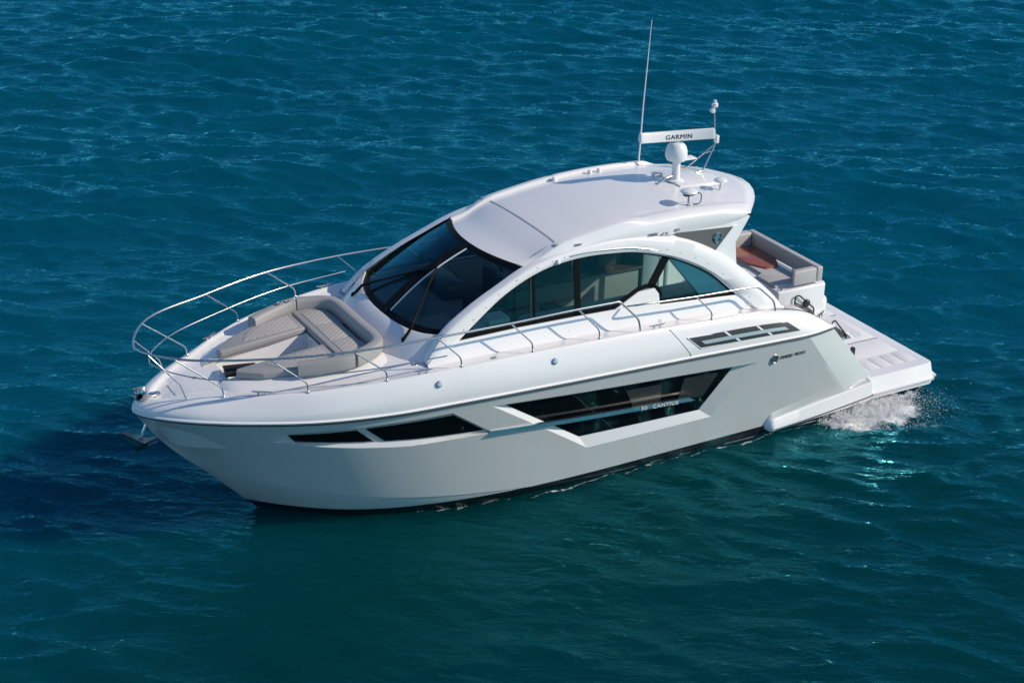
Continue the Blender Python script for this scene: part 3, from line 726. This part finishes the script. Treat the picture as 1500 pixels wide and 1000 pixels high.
tube('sunroof_seam', [roof_pt(8.315, y, .047-.04*(abs(y)/1.1)**2-.004) for y in np.linspace(-1.17, 1.17, 21)], .012, LINER, ROOF, 6)
# lip end detail, port and starboard
for sg in (1, -1):
    bm = bmesh.new(); add_box(bm, (8.33, 1.25, 3.98), (8.42, 1.34, 4.10), .01); 
    for v in bm.verts: v.co.y *= sg
    bm_obj('sunroof_end_cap', bm, LOUVRE, ROOF)
    for X in (8.0, ): 
        bm = bmesh.new(); add_box(bm, (X-.06, 1.38, zr(X)-.07), (X+.06, 1.42, zr(X)-.04), .008)
        for v in bm.verts: v.co.y *= sg
        bm_obj('roof_light', bm, STEEL, ROOF)
    p = Vector((8.45, (Sy(3.9)+.03)*sg, 3.86)); lathe('nav_light', [(.045, -.02), (.045, .02), (.03, .05), (0, .055)], p, PLASTIC, ROOF, 16, (0, sg, .3))
text('roof_number', '50', .165, Vector((6.36, Sy(4.06)+.015, 3.985)), (-1, 0, .0), (0, -.25, 1), LETTER, ROOF, .006)
text('roof_lettering', 'CRUISERS', .07, Vector((6.62, Sy(4.03)+.012, 4.0)), (-1, 0, .0), (0, -.25, 1), LETTER, ROOF, .003, sx=.62)
text('roof_lettering', 'CANTIUS', .07, Vector((6.14, Sy(4.03)+.004, 4.0)), (-1, 0, .0), (0, -.25, 1), LETTER, ROOF, .003, sx=.62)
# raised equipment base aft and starboard hand rail
bm = bmesh.new(); add_box(bm, (4.18, -.62, 4.1), (5.2, .30, zr(5.0)+.055), .02)
for v in bm.verts:
    if v.co.z > 4.2: v.co.z += zr(v.co.x)-zr(5.0)+.02
bm_obj('equipment_base', bm, WHITE, ROOF)
for X, yy in ((6.25, -1.12), (6.05, -1.12), (7.0, -1.14)):
    lathe('horn', [(.0, .075), (.035, .065), (.048, .04), (.042, .0)], (X, yy, zr(X)), PLASTIC, ROOF, 18)
bm = bmesh.new(); rows = []
for X in np.linspace(7.1, 4.45, 30):
    h = .05*sst(7.1, 6.95, X)*sst(4.45, 4.9, X)+.004; z = zr(X)
    q = lambda y, dz: roof_pt(X, y, dz)
    rows.append([q(-1.20, -.02), q(-1.215, h-.012), q(-1.23, h), q(-1.31, h), q(-1.345, h-.02), q(-1.39, -.11)])
add_grid(bm, rows); bm_obj('side_coaming', bm, WHITE, ROOF, 40)

# radar
RAD = empty('radar', ROOF)
zb = zr(5.1)+.07
lathe('radar_pedestal', [(.15, 0), (.15, .02), (.085, .04), (.075, .12), (.072, .42)], (5.1, 0, zb), PLASTIC, RAD, 28)
bm = bmesh.new(); add_lathe(bm, [(.06, .36), (.17, .40), (.205, .48), (.20, .58), (.175, .66), (.12, .72), (.06, .735)], (5.12, 0, zb), 32)
add_box(bm, (4.72, -.1, zb+.385), (5.05, .1, zb+.41), .008); bm_obj('radar_dome', bm, PLASTIC, RAD)
ang = R(-12); c0 = Vector((5.13, 0, 5.215)); dx = Vector((math.cos(ang), math.sin(ang), 0)); dy = Vector((-math.sin(ang), math.cos(ang), 0))
Mb = Matrix(((dx.x, dy.x, 0, c0.x), (dx.y, dy.y, 0, c0.y), (0, 0, 1, c0.z), (0, 0, 0, 1)))
bm = bmesh.new(); prf = [(.055, -.095), (.075, -.08), (.055, .055), (.035, .085), (-.035, .085), (-.055, .055), (-.075, -.08), (-.055, -.095)]
V = add_grid(bm, [[Mb @ Vector((s, a*k, b*k)) for a, b in prf] for s, k in ((-.725, .86), (-.715, 1), (-.67, 1), (-.668, .985), (.668, .985), (.67, 1), (.715, 1), (.725, .86))], close_v=True)
bm.faces.new(V[0]); bm.faces.new(V[-1]); bm_obj('scanner_bar', bm, PLASTIC, RAD)
text('scanner_lettering', 'GARMIN', .115, Mb @ Vector((.245, .0715, -.045)), -dx, Vector((0, 0, 1))-dy*.13, LETTER, RAD, .003, sx=1.1)
tube('radar_neck', [(5.12, 0, zb+.70), (5.12, 0, 5.14)], .05, PLASTIC, RAD, 16)
tube('cable', fillet([(5.20, .02, zb+.1), (5.35, .05, zb+.1), (5.5, .05, zb+.02)], .05), .02, STEEL, RAD, 8)
lathe('searchlight', [(.02, -.1), (.035, -.08), (.05, .06), (.065, .09), (.055, .09)], (5.42, -.12, zb+.12), STEEL, RAD, 18, (1, -.1, .05))
# mast
MAST = empty('light_mast', ROOF)
j = Vector((3.95, -.42, 4.78))
for q in ([(4.62, -.62, zr(4.6)+.07), (4.45, -.58, zr(4.4)+.09), j], [(4.45, -.28, zr(4.45)+.07), (4.28, -.3, zr(4.3)+.09), j]):
    tube('mast_leg', fillet(q, .12), .017, STEEL, MAST); 
tube('mast_brace', [Vector((4.12, -.47, 4.61)), Vector((4.05, -.39, 4.66))], .01, STEEL, MAST)
tube('mast_pole', [j, (4.03, -.42, 5.50)], .018, STEEL, MAST)
lathe('mast_light', [(.0, .15), (.03, .145), (.032, .10), (.06, .085), (.062, .03), (.03, 0)], (4.03, -.42, 5.48), PLASTIC, MAST, 18)
lathe('mast_camera', [(.035, -.05), (.045, -.04), (.045, .05), (.03, .055)], (4.09, -.40, 5.44), PLASTIC, MAST, 16, (.3, .9, .1))
box('mast_box', (3.91, -.46, 4.80), (3.97, -.36, 4.95), PLASTIC, MAST, .01)
tube('whip_antenna', [(5.09, -1.25, zr(5.09)-.03), (5.06, -1.25, 5.4), (4.98, -1.25, 7.03)], [.017, .013, .006], PLASTIC, ROOF, 8)
for x, y, hgt, rr in ((5.57, 1.10, .26, .155), (4.54, .62, .21, .125)):
    D = empty('satellite_dome', ROOF); z = zr(x)+.0
    lathe('dome_cap', [(0, hgt+.055), (rr*.5, hgt+.048), (rr*.9, hgt+.022), (rr, hgt), (rr*.92, hgt-.015), (.03, hgt-.02)], (x, y, z), PLASTIC, D, 28)
    lathe('dome_stem', [(.05, -.02), (.05, .012), (.02, .02), (.016, hgt-.01)], (x, y, z), STEEL, D, 14)
    if hgt > .25:
        box('dome_bracket', (x-.1, y-.05, z+hgt-.075), (x+.1, y+.05, z+hgt-.035), SATIN, D, .01)
        tube('dome_cable', fillet([(x-.1, y, z+hgt-.05), (x-.26, y+.02, z+hgt-.05), (x-.26, y+.02, z+.01), (x-.1, y+.02, z+.01)], .09), .009, SATIN, D, 6)

# ---------------------------------------------------------------- cabin interior
CAB = empty('cabin_interior', YACHT)
box('cabin_sole', (3.9, -1.7, 1.36), (10.6, 1.7, 1.40), CARPET, CAB, 0)
DASH = mat('dash_vinyl', (.11, .12, .12), .7, var=.15)
PALE = mat('pale_console', (.66, .68, .68), .5, var=.03)
prism('dashboard', [(10.95, -.6), (10.95, .6), (10.7, 1.2), (10.3, 1.42), (9.75, 1.35), (9.6, .1), (9.35, -.2), (9.35, -1.4), (10.3, -1.42), (10.7, -1.2)], 2.45, 2.70, DASH, CAB, .04)
prism('port_dash', [(10.93, .25), (10.70, 1.2), (10.35, 1.44), (10.0, 1.4), (9.95, .25)][::-1], 2.69, 2.745, LINING, CAB, .02)
box('instrument_pod', (9.25, -1.25, 2.55), (9.7, -.25, 2.98), SATIN, CAB, .06)
for y in (-1.0, -.55):
    hs = empty('helm_seat', CAB)
    box('seat_base', (8.35, y-.24, 1.9), (8.95, y+.24, 2.22), CHARCOAL, hs, .05); box('seat_back', (8.25, y-.24, 2.15), (8.42, y+.24, 2.85), CHARCOAL, hs, .06); tube('seat_post', [(8.6, y, 1.4), (8.6, y, 1.95)], .06, STEEL, hs)
bm = bmesh.new(); P = [Vector((9.12+.08*math.sin(a)*.9, -.78+.2*math.cos(a), 2.72+.2*math.sin(a))) for a in np.linspace(0, 2*math.pi, 25)]
add_tube(bm, P, .016, 8, False)
for a in (0.5, 2.6, 4.7): add_tube(bm, [Vector((9.14, -.78, 2.72)), Vector((9.12+.08*math.sin(a)*.9, -.78+.2*math.cos(a), 2.72+.2*math.sin(a)))], .01, 6)
bm_obj('steering_wheel', bm, BLACK, CAB)
box('port_lounger', (8.9, .35, 1.4), (9.9, 1.45, 2.2), CREAM, CAB, .06); box('port_lounger_back', (9.75, .45, 2.2), (10.0, 1.45, 2.62), CHARCOAL, CAB, .06)
box('port_console', (9.75, .95, 2.3), (10.25, 1.42, 2.92), PALE, CAB, .03)
box('port_locker', (9.3, 1.1, 2.3), (9.72, 1.45, 3.0), PALE, CAB, .04)
box('companion_seat', (8.6, -.1, 1.9), (9.3, .42, 2.5), CHARCOAL, CAB, .08)
box('settee_back', (6.7, 1.28, 1.4), (9.1, 1.50, 2.93), CREAM, CAB, .06); box('settee_seat', (6.6, .8, 1.4), (8.8, 1.36, 2.15), CREAM, CAB, .08)
box('galley_counter', (5.2, -1.5, 1.4), (7.9, -.85, 2.35), LINING, CAB, .02); box('galley_top', (5.15, -1.5, 2.351), (7.95, -.8, 2.39), DARKWOOD, CAB, .01)
box('saloon_table', (7.2, .15, 2.05), (8.1, .75, 2.09), DARKWOOD, CAB, .02); tube('saloon_table_post', [(7.6, .45, 1.4), (7.6, .45, 2.05)], .05, STEEL, CAB)
box('aft_settee', (4.7, .9, 1.4), (6.3, 1.54, 2.78), CREAM, CAB, .08)
box('refrigerator', (4.75, -1.45, 1.4), (5.15, -.8, 3.3), LOUVRE, CAB, .02)
for y in (-.75, .1, .85): box('aft_door_frame', (4.62, y-.03, 1.4), (4.68, y+.03, 3.95), LOUVRE, CAB, .005)
for x in (6.9, 5.9, 7.9): box('window_post', (x-.025, -1.46, 2.4), (x+.025, -1.42, 3.95), DARKWOOD, CAB, .005)
for sg in (1, -1): box('side_lining', (4.8, 1.575*sg-.02, 1.4), (10.5, 1.575*sg+.02, 2.83), LINING, CAB, 0)
for x in (9.9, 9.1):
    box('lounge_pad', (x-.3, .45, 2.2), (x+.3, 1.4, 2.32), CHARCOAL, CAB, .05)
box('galley_tap', (6.5, -1.2, 2.39), (6.54, -1.16, 2.7), STEEL, CAB, .01); box('microwave', (5.4, -1.5, 2.39), (6.0, -1.1, 2.75), SATIN, CAB, .02)
box('bar_stool', (7.2, -.6, 2.0), (7.55, -.25, 2.12), CHARCOAL, CAB, .04); box('television', (4.72, .15, 2.9), (4.78, .8, 3.35), SATIN, CAB, .01)
for x, y, rz in ((7.0, 1.15, .3), (8.4, 1.1, -.5), (6.75, 1.0, .9)):
    bm = bmesh.new(); add_box(bm, (-.05, -.2, -.17), (.05, .2, .17), .045, 3, Matrix.Translation((x, y, 2.36)) @ Matrix.Rotation(rz, 4, 'Z') @ Matrix.Rotation(.3, 4, 'Y')); bm_obj('cushion', bm, CREAM, CAB)

# ---------------------------------------------------------------- cockpit and stern
CKP = empty('cockpit', YACHT)
box('cockpit_sole', (1.8, -1.75, 1.30), (4.3, 1.75, 1.365), NONSKID, CKP, 0)
for sg in (1, -1):
    bm = bmesh.new(); add_grid(bm, [[Vector((x, 1.58*sg, 1.3)), Vector((x, 1.585*sg, min(deck_z(x), interp(x, [(4, 2.33), (3.3, 2.14), (2.6, 1.70), (2, 1.4)])))), Vector((x, 1.86*sg, interp(x, [(4, 2.345), (3.3, 2.16), (2.6, 1.735), (2.0, 1.3)])))] for x in np.linspace(4.3, 2.0, 14)]); bm_obj('coaming', bm, WHITE, CKP)
# transom block with sofa
prism('transom_block', [(1.80, .60), (1.74, .5), (1.74, -1.7), (2.5, -1.8), (3.1, -1.75), (3.1, -1.4), (2.95, .60)], .48, 1.97, WHITE, CKP, .045)
prism('transom_locker', [(1.72, .28), (1.42, .26), (1.30, .1), (1.30, -1.6), (1.72, -1.7)], .48, 1.44, WHITE, CKP, .08, seg=4)
prism('seat_base', [(2.9, .42), (2.15, .42), (2.15, -1.35), (2.7, -1.35), (2.7, -.2), (2.9, -.2)], 1.9, 2.03, VINYL2, CKP, .03)
SOFA = empty('cockpit_sofa', CKP)
def rpoly(pts, z0, z1, nm, bev=.035): return prism(nm, pts, z0, z1, VINYL2, SOFA, bev, seg=4)
rpoly([(2.03, .585), (1.88, .585), (1.88, -1.70), (2.03, -1.70)], 2.02, 2.325, 'sofa_back')
rpoly([(2.60, .59), (2.035, .59), (2.035, .44), (2.52, .44)], 2.02, 2.32, 'sofa_arm')
rpoly([(3.3, -1.70), (3.3, -1.52), (2.035, -1.52), (2.035, -1.70)], 2.02, 2.33, 'sofa_arm')
for y in (-1.4, -.8, -.2, .35): tube('backrest_post', [(1.98, y, 1.95), (1.98, y, 2.06)], .02, STEEL, SOFA)
TBL = empty('cockpit_table', CKP)
prism('tabletop', [(2.20, -1.78), (2.02, -1.6), (2.02, -.72), (2.22, -.36), (2.52, -.36), (2.72, -.72), (2.72, -1.6), (2.55, -1.78)], 2.02, 2.06, WOOD, TBL, .012)
for y in (-.85, -1.35): tube('table_leg', [(2.55, y, 1.37), (2.55, y, 2.02)], .05, STEEL, TBL, 14)
tube('table_leg', [(2.62, -.45, 1.37), (2.62, -.45, 2.0)], .03, STEEL, TBL, 12)
# gate rail on the transom side
for pts in ([(2.54, .63, 1.50), (2.55, .64, 1.83), (2.46, .64, 1.84), (2.06, .64, 1.50), (2.05, .63, 1.36)], [(2.54, .64, 1.70), (2.06, .64, 1.42)], [(2.54, .64, 1.66), (2.06, .64, 1.38)]):
    tube('boarding_rail', fillet(pts, .05), .014, BLACK if len(pts) > 2 else SATIN, CKP, 8)
lathe('shore_fitting', [(.08, 0), (.08, .03), (.05, .06), (0, .07)], (2.24, .60, 1.63), SATIN, CKP, 20, (0, 1, 0))
lathe('cup_holder', [(.05, 0), (.05, .008), (.038, .008), (.036, -.01), (0, -.01)], (2.82, .5, 1.972), STEEL, CKP, 18)
for k in range(3): box('boarding_step', (1.78-.0*k+k*.36, .64, .48), (2.14+k*.36, 1.78, .72+k*.24), NONSKID, CKP, .02)
tube('quarter_grab_rail', fillet([(2.58, 1.80, 1.74), (2.50, 1.78, 1.78), (2.22, 1.78, 1.46), (2.20, 1.80, 1.36)], .05), .014, BLACK, CKP, 8)
box('stern_fitting', (1.92, 1.72, .86), (1.99, 1.80, 1.10), SATIN, CKP, .01)

# ---------------------------------------------------------------- swim platform and side wings
PLAT = empty('swim_platform', YACHT)
def plat_section(x, k=1.):
    w = 1.93+.03*min(1, x/1.6)
    return [(w*k, .47), (w*k+.02, .455), (w+.10, .235), (w+.145, .20), (w+.145, .165), (w+.11, .155), (w+.10, .06), (w-.1, .0)]
bm = bmesh.new(); rows = []
for x, ins, dz in ((1.665, 0, 0), (.9, 0, 0), (.12, 0, 0), (.03, -.05, 0), (.0, -.12, -.01), (-.05, -.10, -.22), (-.09, -.10, -.28), (-.08, -.12, -.31), (-.02, -.2, -.40)):
    s = plat_section(max(x, 0))
    if dz == 0 or dz == -.01: h = [Vector((x, y+ins, z+dz)) for y, z in s]
    else: h = [Vector((x, y+ins, min(z, .47+dz))) for y, z in s]
    h = [Vector((h[0].x, h[0].y-.35, h[0].z))]+h
    rows.append([Vector((v.x, -v.y, v.z)) for v in h[::-1]]+h)
V = add_grid(bm, rows, close_v=True); bm.faces.new(V[0]); bm.faces.new(V[-1]); weld(bm)
bm_obj('platform_slab', bm, WHITE, PLAT, 30)
box('platform_inboard', (1.668, -1.88, .0), (2.2, 1.90, .468), WHITE, PLAT, .01)
def pad(x0, x1, y0, y1, m=NONSKID, h=.004): box('deck_pad', (x0, y0, .472), (x1, y1, .472+h), m, PLAT, .0015)
pad(.27, 1.62, -1.45, -.78); pad(.27, 1.24, -.72, .50); pad(.27, 1.62, .60, 1.20)
for k in range(5): pad(.22+k*.30, .22+k*.30+.283, 1.255, 1.70)
box('hinge_slot', (.26, .53, .473), (1.0, .565, .478), LOUVRE, PLAT, 0); box('hinge_slot', (.26, -.765, .473), (.6, -.735, .478), LOUVRE, PLAT, 0)
for sg in (1, -1):
    bm = bmesh.new(); rows = []
    fair = []
    for k in range(61):
        t = k/60; x = lerp(4.20, 1.685, t); a = min(1, t/.05)**.5
        yo = lerp(2.19, 2.105, t); ztop = lerp(.215, .462, t**1.05); zbt = lerp(.035, .20, t**1.5); zl2 = lerp(-.03, .06, t)
        if x > 2.6: hz = lerp(.34, .70, (4.14-x)/1.54); hy = hull_y(x, hz)-.02
        else: hz = lerp(.70, .475, min(1, (2.6-x)/.85)); hy = lerp(hull_y(2.6, .70)-.02, 1.86, min(1, (2.6-x)/.85))
        pr_ = [(hy-.06, hz+.02), (hy, hz), (lerp(hy, yo, .40), lerp(hz, ztop, .62)), (yo-.05, lerp(hz, ztop, .95)), (yo-.025, ztop)]
        sc_ = lambda L: [Vector((x, (hy-.06+(y-hy+.06)*a)*sg, .10+(z-.10)*(.5+.5*a))) for y, z in L]
        fair.append(sc_(pr_))
        rows.append(sc_([(yo-.025, ztop), (yo, ztop-.02), (yo+.035, zbt+.03), (yo+.04, zbt), (yo+.012, zbt-.015), (yo, zl2), (hy-.1, zl2-.02)]))
    V = add_grid(bm, rows); bm.faces.new(V[0]); bm.faces.new(V[-1]); bm_obj('hull_wing', bm, WHITE, PLAT, 40)
    bm = bmesh.new(); V = add_grid(bm, fair); bm.faces.new(V[-1]); bm_obj('wing_fairing', bm, SILVER, PLAT, 40)
    for r in rows: r.insert(0, r[0]); r.insert(0, r[0]); r.insert(0, r[0])
    tube('wing_trim', [Vector((r[6].x, (r[6].y+.004*sg), r[6].z-.012)) for r in rows[4:]], .007, SATIN, PLAT, 6)
    box('wing_fitting', (1.64, 2.09*sg-.02, .17), (1.70, 2.09*sg+.06*sg, .215), STEEL, PLAT, .008)

# ---------------------------------------------------------------- water
def water():
    rng = np.random.default_rng(11)
    x0, x1, y0, y1, st = -60., 32., -72., 24., .11
    # one sheet: fine spacing where waves are modelled, cells growing steadily out to the horizon
    grow = np.cumsum(st*1.13**np.arange(1, 76))
    ax = lambda a, b: np.r_[a-grow[::-1], np.linspace(a, b, int((b-a)/st)+1), b+grow]
    gx, gy = ax(x0, x1), ax(y0, y1); nx, ny = len(gx), len(gy)
    X, Y = np.meshgrid(gx, gy, indexing='ij'); X = X.astype(np.float32); Y = Y.astype(np.float32)
    Z = np.zeros_like(X); DX = np.zeros_like(X); DY = np.zeros_like(X)
    base = R(-128)                                                  # waves run away from the camera side
    lam = np.exp(rng.uniform(np.log(.40), np.log(2.6), 150)); lam = np.r_[lam, [4., 5., 6., 8., 11., 14., 9.]]
    for L in lam:
        k = 2*np.pi/L; th = base+rng.normal(0, .36); kx, ky = k*np.cos(th), k*np.sin(th); ph = rng.uniform(0, 2*np.pi)
        A = .0060*L**.42*rng.uniform(.6, 1.3)*(3.6 if L > 3.9 else 1)
        a = kx*X+ky*Y+np.float32(ph); s = np.sin(a); c = np.cos(a)
        Z += A*s; q = .55
        DX += q*A*np.cos(th)*c; DY += q*A*np.sin(th)*c
    # gusts: patches of calmer and rougher water
    G = np.zeros_like(X)
    for _ in range(14):
        L = rng.uniform(9, 30); th = rng.uniform(0, 2*np.pi); G += np.sin(2*np.pi/L*(np.cos(th)*X+np.sin(th)*Y)+rng.uniform(0, 6.28))
    G = 1+.30*np.tanh(G/2.5)
    # lee and wake around the yacht: calmer close to the hull, radiating ripples on the port quarter
    dxh = np.clip(X-8, -6.5, 6.5)-(X-8); dh = np.sqrt(dxh**2+np.maximum(np.abs(Y)-1.6, 0)**2)
    calm = 1-.5*np.exp(-(dh/3.)**2)
    lee = 1-.45*np.exp(-(((X-10)/7)**2+((Y-6)/5)**2))
    Z *= G*calm*lee
    r = np.sqrt((X-1.6)**2+(Y-1.4)**2)+.25*np.sin(X*1.7+Y)+.15*np.sin(Y*3.1-X*1.2)
    Z += .030*np.sin(r*2*np.pi/.85)*np.exp(-((r-4.2)/3.2)**2)*(Y > -1)*np.clip((Y-.5)/2, 0, 1)
    r2_ = np.sqrt((X-4)**2+(Y-1.0)**2)
    Z += .018*np.sin(r2_*2*np.pi/1.25+.6*np.sin(X))*np.exp(-((r2_-5.5)/3.)**2)*np.clip((Y-1)/2, 0, 1)
    bub = np.exp(-(((X-1.7)/1.2)**2+((Y-2.3)/.8)**2))
    Z += bub*(.05*np.sin(X*9+Y*4)+.05*np.sin(Y*11-X*5)+.03*np.sin(X*17+1)*np.sin(Y*15))
    dout = np.maximum(np.maximum(x0-X, X-x1), np.maximum(y0-Y, Y-y1))
    edge = np.clip(1-np.maximum(dout, 0)/3., 0, 1)
    Z *= edge; DX *= edge; DY *= edge
    foam = np.exp(-(((X-1.75)/1.15)**4+((Y-2.3)/.55)**2))*1.0
    foam = np.maximum(foam, .52*np.exp(-(((X-1.4)/1.3)**2+((Y-3.0)/.8)**2)))
    foam = np.maximum(foam, .42*np.exp(-(((X-.4)/.8)**2+((Y-2.3)/.6)**2)))
    hy = 2.05*np.clip((14.0-X)/5, 0, 1)**.6
    near = np.exp(-((np.abs(np.abs(Y)-hy-.05))/.10)**2)*((X > 2) & (X < 11.2))
    foam = np.maximum(foam, .57*near)
    foam = np.maximum(foam, .33*np.exp(-(((X-7.7)/1.2)**2+((Y-2.75)/.35)**2)))
    co = np.stack([X+DX, Y+DY, Z], -1).reshape(-1, 3)
    idx = np.arange(nx*ny).reshape(nx, ny)
    q = np.stack([idx[:-1, :-1], idx[1:, :-1], idx[1:, 1:], idx[:-1, 1:]], -1).reshape(-1, 4)
    me = bpy.data.meshes.new('sea'); me.vertices.add(len(co)); me.vertices.foreach_set('co', co.astype(np.float32).ravel())
    me.loops.add(q.size); me.loops.foreach_set('vertex_index', q.astype(np.int32).ravel())
    me.polygons.add(len(q)); me.polygons.foreach_set('loop_start', np.arange(0, q.size, 4, dtype=np.int32))
    me.polygons.foreach_set('use_smooth', np.ones(len(q), bool))
    me.update(calc_edges=True)
    at = me.attributes.new('foam', 'FLOAT', 'POINT'); at.data.foreach_set('value', foam.ravel().astype(np.float32))
    m = bpy.data.materials.new('sea_water'); m.use_nodes = True; n = m.node_tree.nodes; l = m.node_tree.links; n.remove(n['Principled BSDF'])
    tc = n.new('ShaderNodeTexCoord')
    # body colour: light scattered back from inside the water, so it does not follow each wave facet
    nz = n.new('ShaderNodeTexNoise'); nz.inputs['Scale'].default_value = .12; nz.inputs['Detail'].default_value = 3; l.new(tc.outputs['Object'], nz.inputs['Vector'])
    mx = n.new('ShaderNodeMix'); mx.data_type = 'RGBA'; mx.inputs[6].default_value = (.0001, .054, .090, 1); mx.inputs[7].default_value = (.0001, .074, .116, 1)  # blue sky reflection painted into the body colour away from the yacht
    l.new(nz.outputs[0], mx.inputs[0])
    # near side greener: hull reflection and weaker sky reflection painted into the body colour
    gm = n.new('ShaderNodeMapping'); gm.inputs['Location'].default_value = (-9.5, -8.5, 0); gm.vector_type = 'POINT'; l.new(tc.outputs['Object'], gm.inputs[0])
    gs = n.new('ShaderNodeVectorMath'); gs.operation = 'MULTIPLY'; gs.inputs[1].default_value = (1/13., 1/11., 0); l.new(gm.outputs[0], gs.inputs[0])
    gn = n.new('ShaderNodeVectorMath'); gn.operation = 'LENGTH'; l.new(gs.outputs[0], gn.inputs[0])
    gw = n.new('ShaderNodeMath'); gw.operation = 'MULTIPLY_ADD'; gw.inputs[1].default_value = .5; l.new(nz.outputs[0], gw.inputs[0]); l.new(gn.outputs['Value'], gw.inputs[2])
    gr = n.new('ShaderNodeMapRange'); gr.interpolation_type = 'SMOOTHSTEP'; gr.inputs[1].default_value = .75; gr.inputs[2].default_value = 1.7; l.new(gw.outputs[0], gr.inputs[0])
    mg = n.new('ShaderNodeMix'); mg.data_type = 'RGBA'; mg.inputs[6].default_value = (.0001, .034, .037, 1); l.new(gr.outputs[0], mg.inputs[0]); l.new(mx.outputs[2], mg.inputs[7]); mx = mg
    upv = n.new('ShaderNodeCombineXYZ'); upv.inputs[2].default_value = 1
    ss = n.new('ShaderNodeSubsurfaceScattering'); ss.falloff = 'BURLEY'; ss.inputs['Scale'].default_value = 1.6; ss.inputs['Radius'].default_value = (.4, 1, 1)
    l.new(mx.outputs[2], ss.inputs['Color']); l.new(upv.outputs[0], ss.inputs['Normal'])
    # ripples
    mp = n.new('ShaderNodeMapping'); mp.inputs['Scale'].default_value = (1, .40, 1); m0 = n.new('ShaderNodeMapping'); m0.inputs['Rotation'].default_value = (0, 0, -base); l.new(tc.outputs['Object'], m0.inputs[0]); l.new(m0.outputs[0], mp.inputs[0])
    r1 = n.new('ShaderNodeTexNoise'); r1.inputs['Scale'].default_value = 4.4; r1.inputs['Detail'].default_value = 5; r1.inputs['Roughness'].default_value = .55; r1.inputs['Distortion'].default_value = .5; l.new(mp.outputs[0], r1.inputs['Vector'])
    bp_ = n.new('ShaderNodeBump'); bp_.inputs['Strength'].default_value = .8; bp_.inputs['Distance'].default_value = .088; l.new(r1.outputs[0], bp_.inputs['Height'])
    gl = n.new('ShaderNodeBsdfGlossy'); gl.inputs['Roughness'].default_value = .05; gl.inputs[0].default_value = (.18, .84, 1, 1); l.new(bp_.outputs[0], gl.inputs['Normal'])  # blue of the reflected sky put into the gloss colour
    fr = n.new('ShaderNodeFresnel'); fr.inputs[0].default_value = 1.38; l.new(bp_.outputs[0], fr.inputs['Normal'])
    wm = n.new('ShaderNodeMixShader'); l.new(fr.outputs[0], wm.inputs[0]); l.new(ss.outputs[0], wm.inputs[1]); l.new(gl.outputs[0], wm.inputs[2])
    # foam
    fa = n.new('ShaderNodeAttribute'); fa.attribute_name = 'foam'
    fn = n.new('ShaderNodeTexNoise'); fn.inputs['Scale'].default_value = 4.5; fn.inputs['Detail'].default_value = 9; fn.inputs['Roughness'].default_value = .68; fn.inputs['Distortion'].default_value = .6
    l.new(tc.outputs['Object'], fn.inputs['Vector'])
    ad = n.new('ShaderNodeMath'); ad.operation = 'ADD'; l.new(fa.outputs['Fac'], ad.inputs[0]); l.new(fn.outputs[0], ad.inputs[1])
    mr = n.new('ShaderNodeMapRange'); mr.inputs[1].default_value = 1.02; mr.inputs[2].default_value = 1.25; l.new(ad.outputs[0], mr.inputs[0])
    fd = n.new('ShaderNodeBsdfDiffuse'); fd.inputs[0].default_value = (.78, .80, .80, 1)
    fm = n.new('ShaderNodeMixShader'); l.new(mr.outputs[0], fm.inputs[0]); l.new(wm.outputs[0], fm.inputs[1]); l.new(fd.outputs[0], fm.inputs[2])
    l.new(fm.outputs[0], n['Material Output'].inputs[0])
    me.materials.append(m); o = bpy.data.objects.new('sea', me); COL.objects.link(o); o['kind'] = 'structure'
water()

# splash thrown up under the swim platform
def splash():
    rng = np.random.default_rng(5); N = 15000
    oc_ = np.array([(1, 0, 0), (-1, 0, 0), (0, 1, 0), (0, -1, 0), (0, 0, 1), (0, 0, -1)], float)
    fc = np.array([(0, 2, 4), (2, 1, 4), (1, 3, 4), (3, 0, 4), (2, 0, 5), (1, 2, 5), (3, 1, 5), (0, 3, 5)])
    # plumes: clusters of droplets strung along short thrown arcs
    C = []
    for k in range(400):
        x = np.clip(rng.normal(1.75, .45), .6, 2.9); y = 2.06+abs(rng.normal(0, .26)); hh = max(.03, .30-.45*abs(y-2.2)-.10*abs(x-1.7))*rng.uniform(.3, 1)
        d = rng.normal(0, 1, 2); d[1] = abs(d[1]); d /= np.linalg.norm(d); L = rng.uniform(.08, .4); m = 45
        t = rng.random(m); c = np.stack([x+d[0]*L*t, y+d[1]*L*t, hh*(t*(1.25-t)*2.4)*rng.uniform(.7, 1)], -1)
        C.append(c+rng.normal(0, .018, c.shape))
    C.append(np.stack([rng.normal(1.6, .62, 2600), 2.12+np.abs(rng.normal(0, .5, 2600)), .015+.06*rng.random(2600)**2], -1))
    C.append(np.stack([rng.normal(1.1, .5, 300), 2.4+np.abs(rng.normal(0, .4, 300)), .02+.1*rng.random(300)**3], -1))
    C = np.vstack(C); C[:, 2] = np.maximum(C[:, 2], .0); n_ = len(C)
    r = rng.choice([.0035, .005, .007, .010], n_, p=[.4, .3, .2, .1])
    v = (C[:, None]+oc_[None]*r[:, None, None]*rng.uniform(.7, 1.4, (n_, 6, 1))).reshape(-1, 3)
    f = (fc[None]+np.arange(n_)[:, None, None]*6).reshape(-1, 3)
    me = bpy.data.meshes.new('stern_splash'); me.from_pydata(v.tolist(), [], f.tolist()); me.update()
    o = me_obj('stern_splash', me, mat('foam_white', (.92, .93, .93), .6, var=.05), None, 180)
    tag(o, 'white foaming splash in the water under the swim platform', 'splash', 'stuff')
splash()
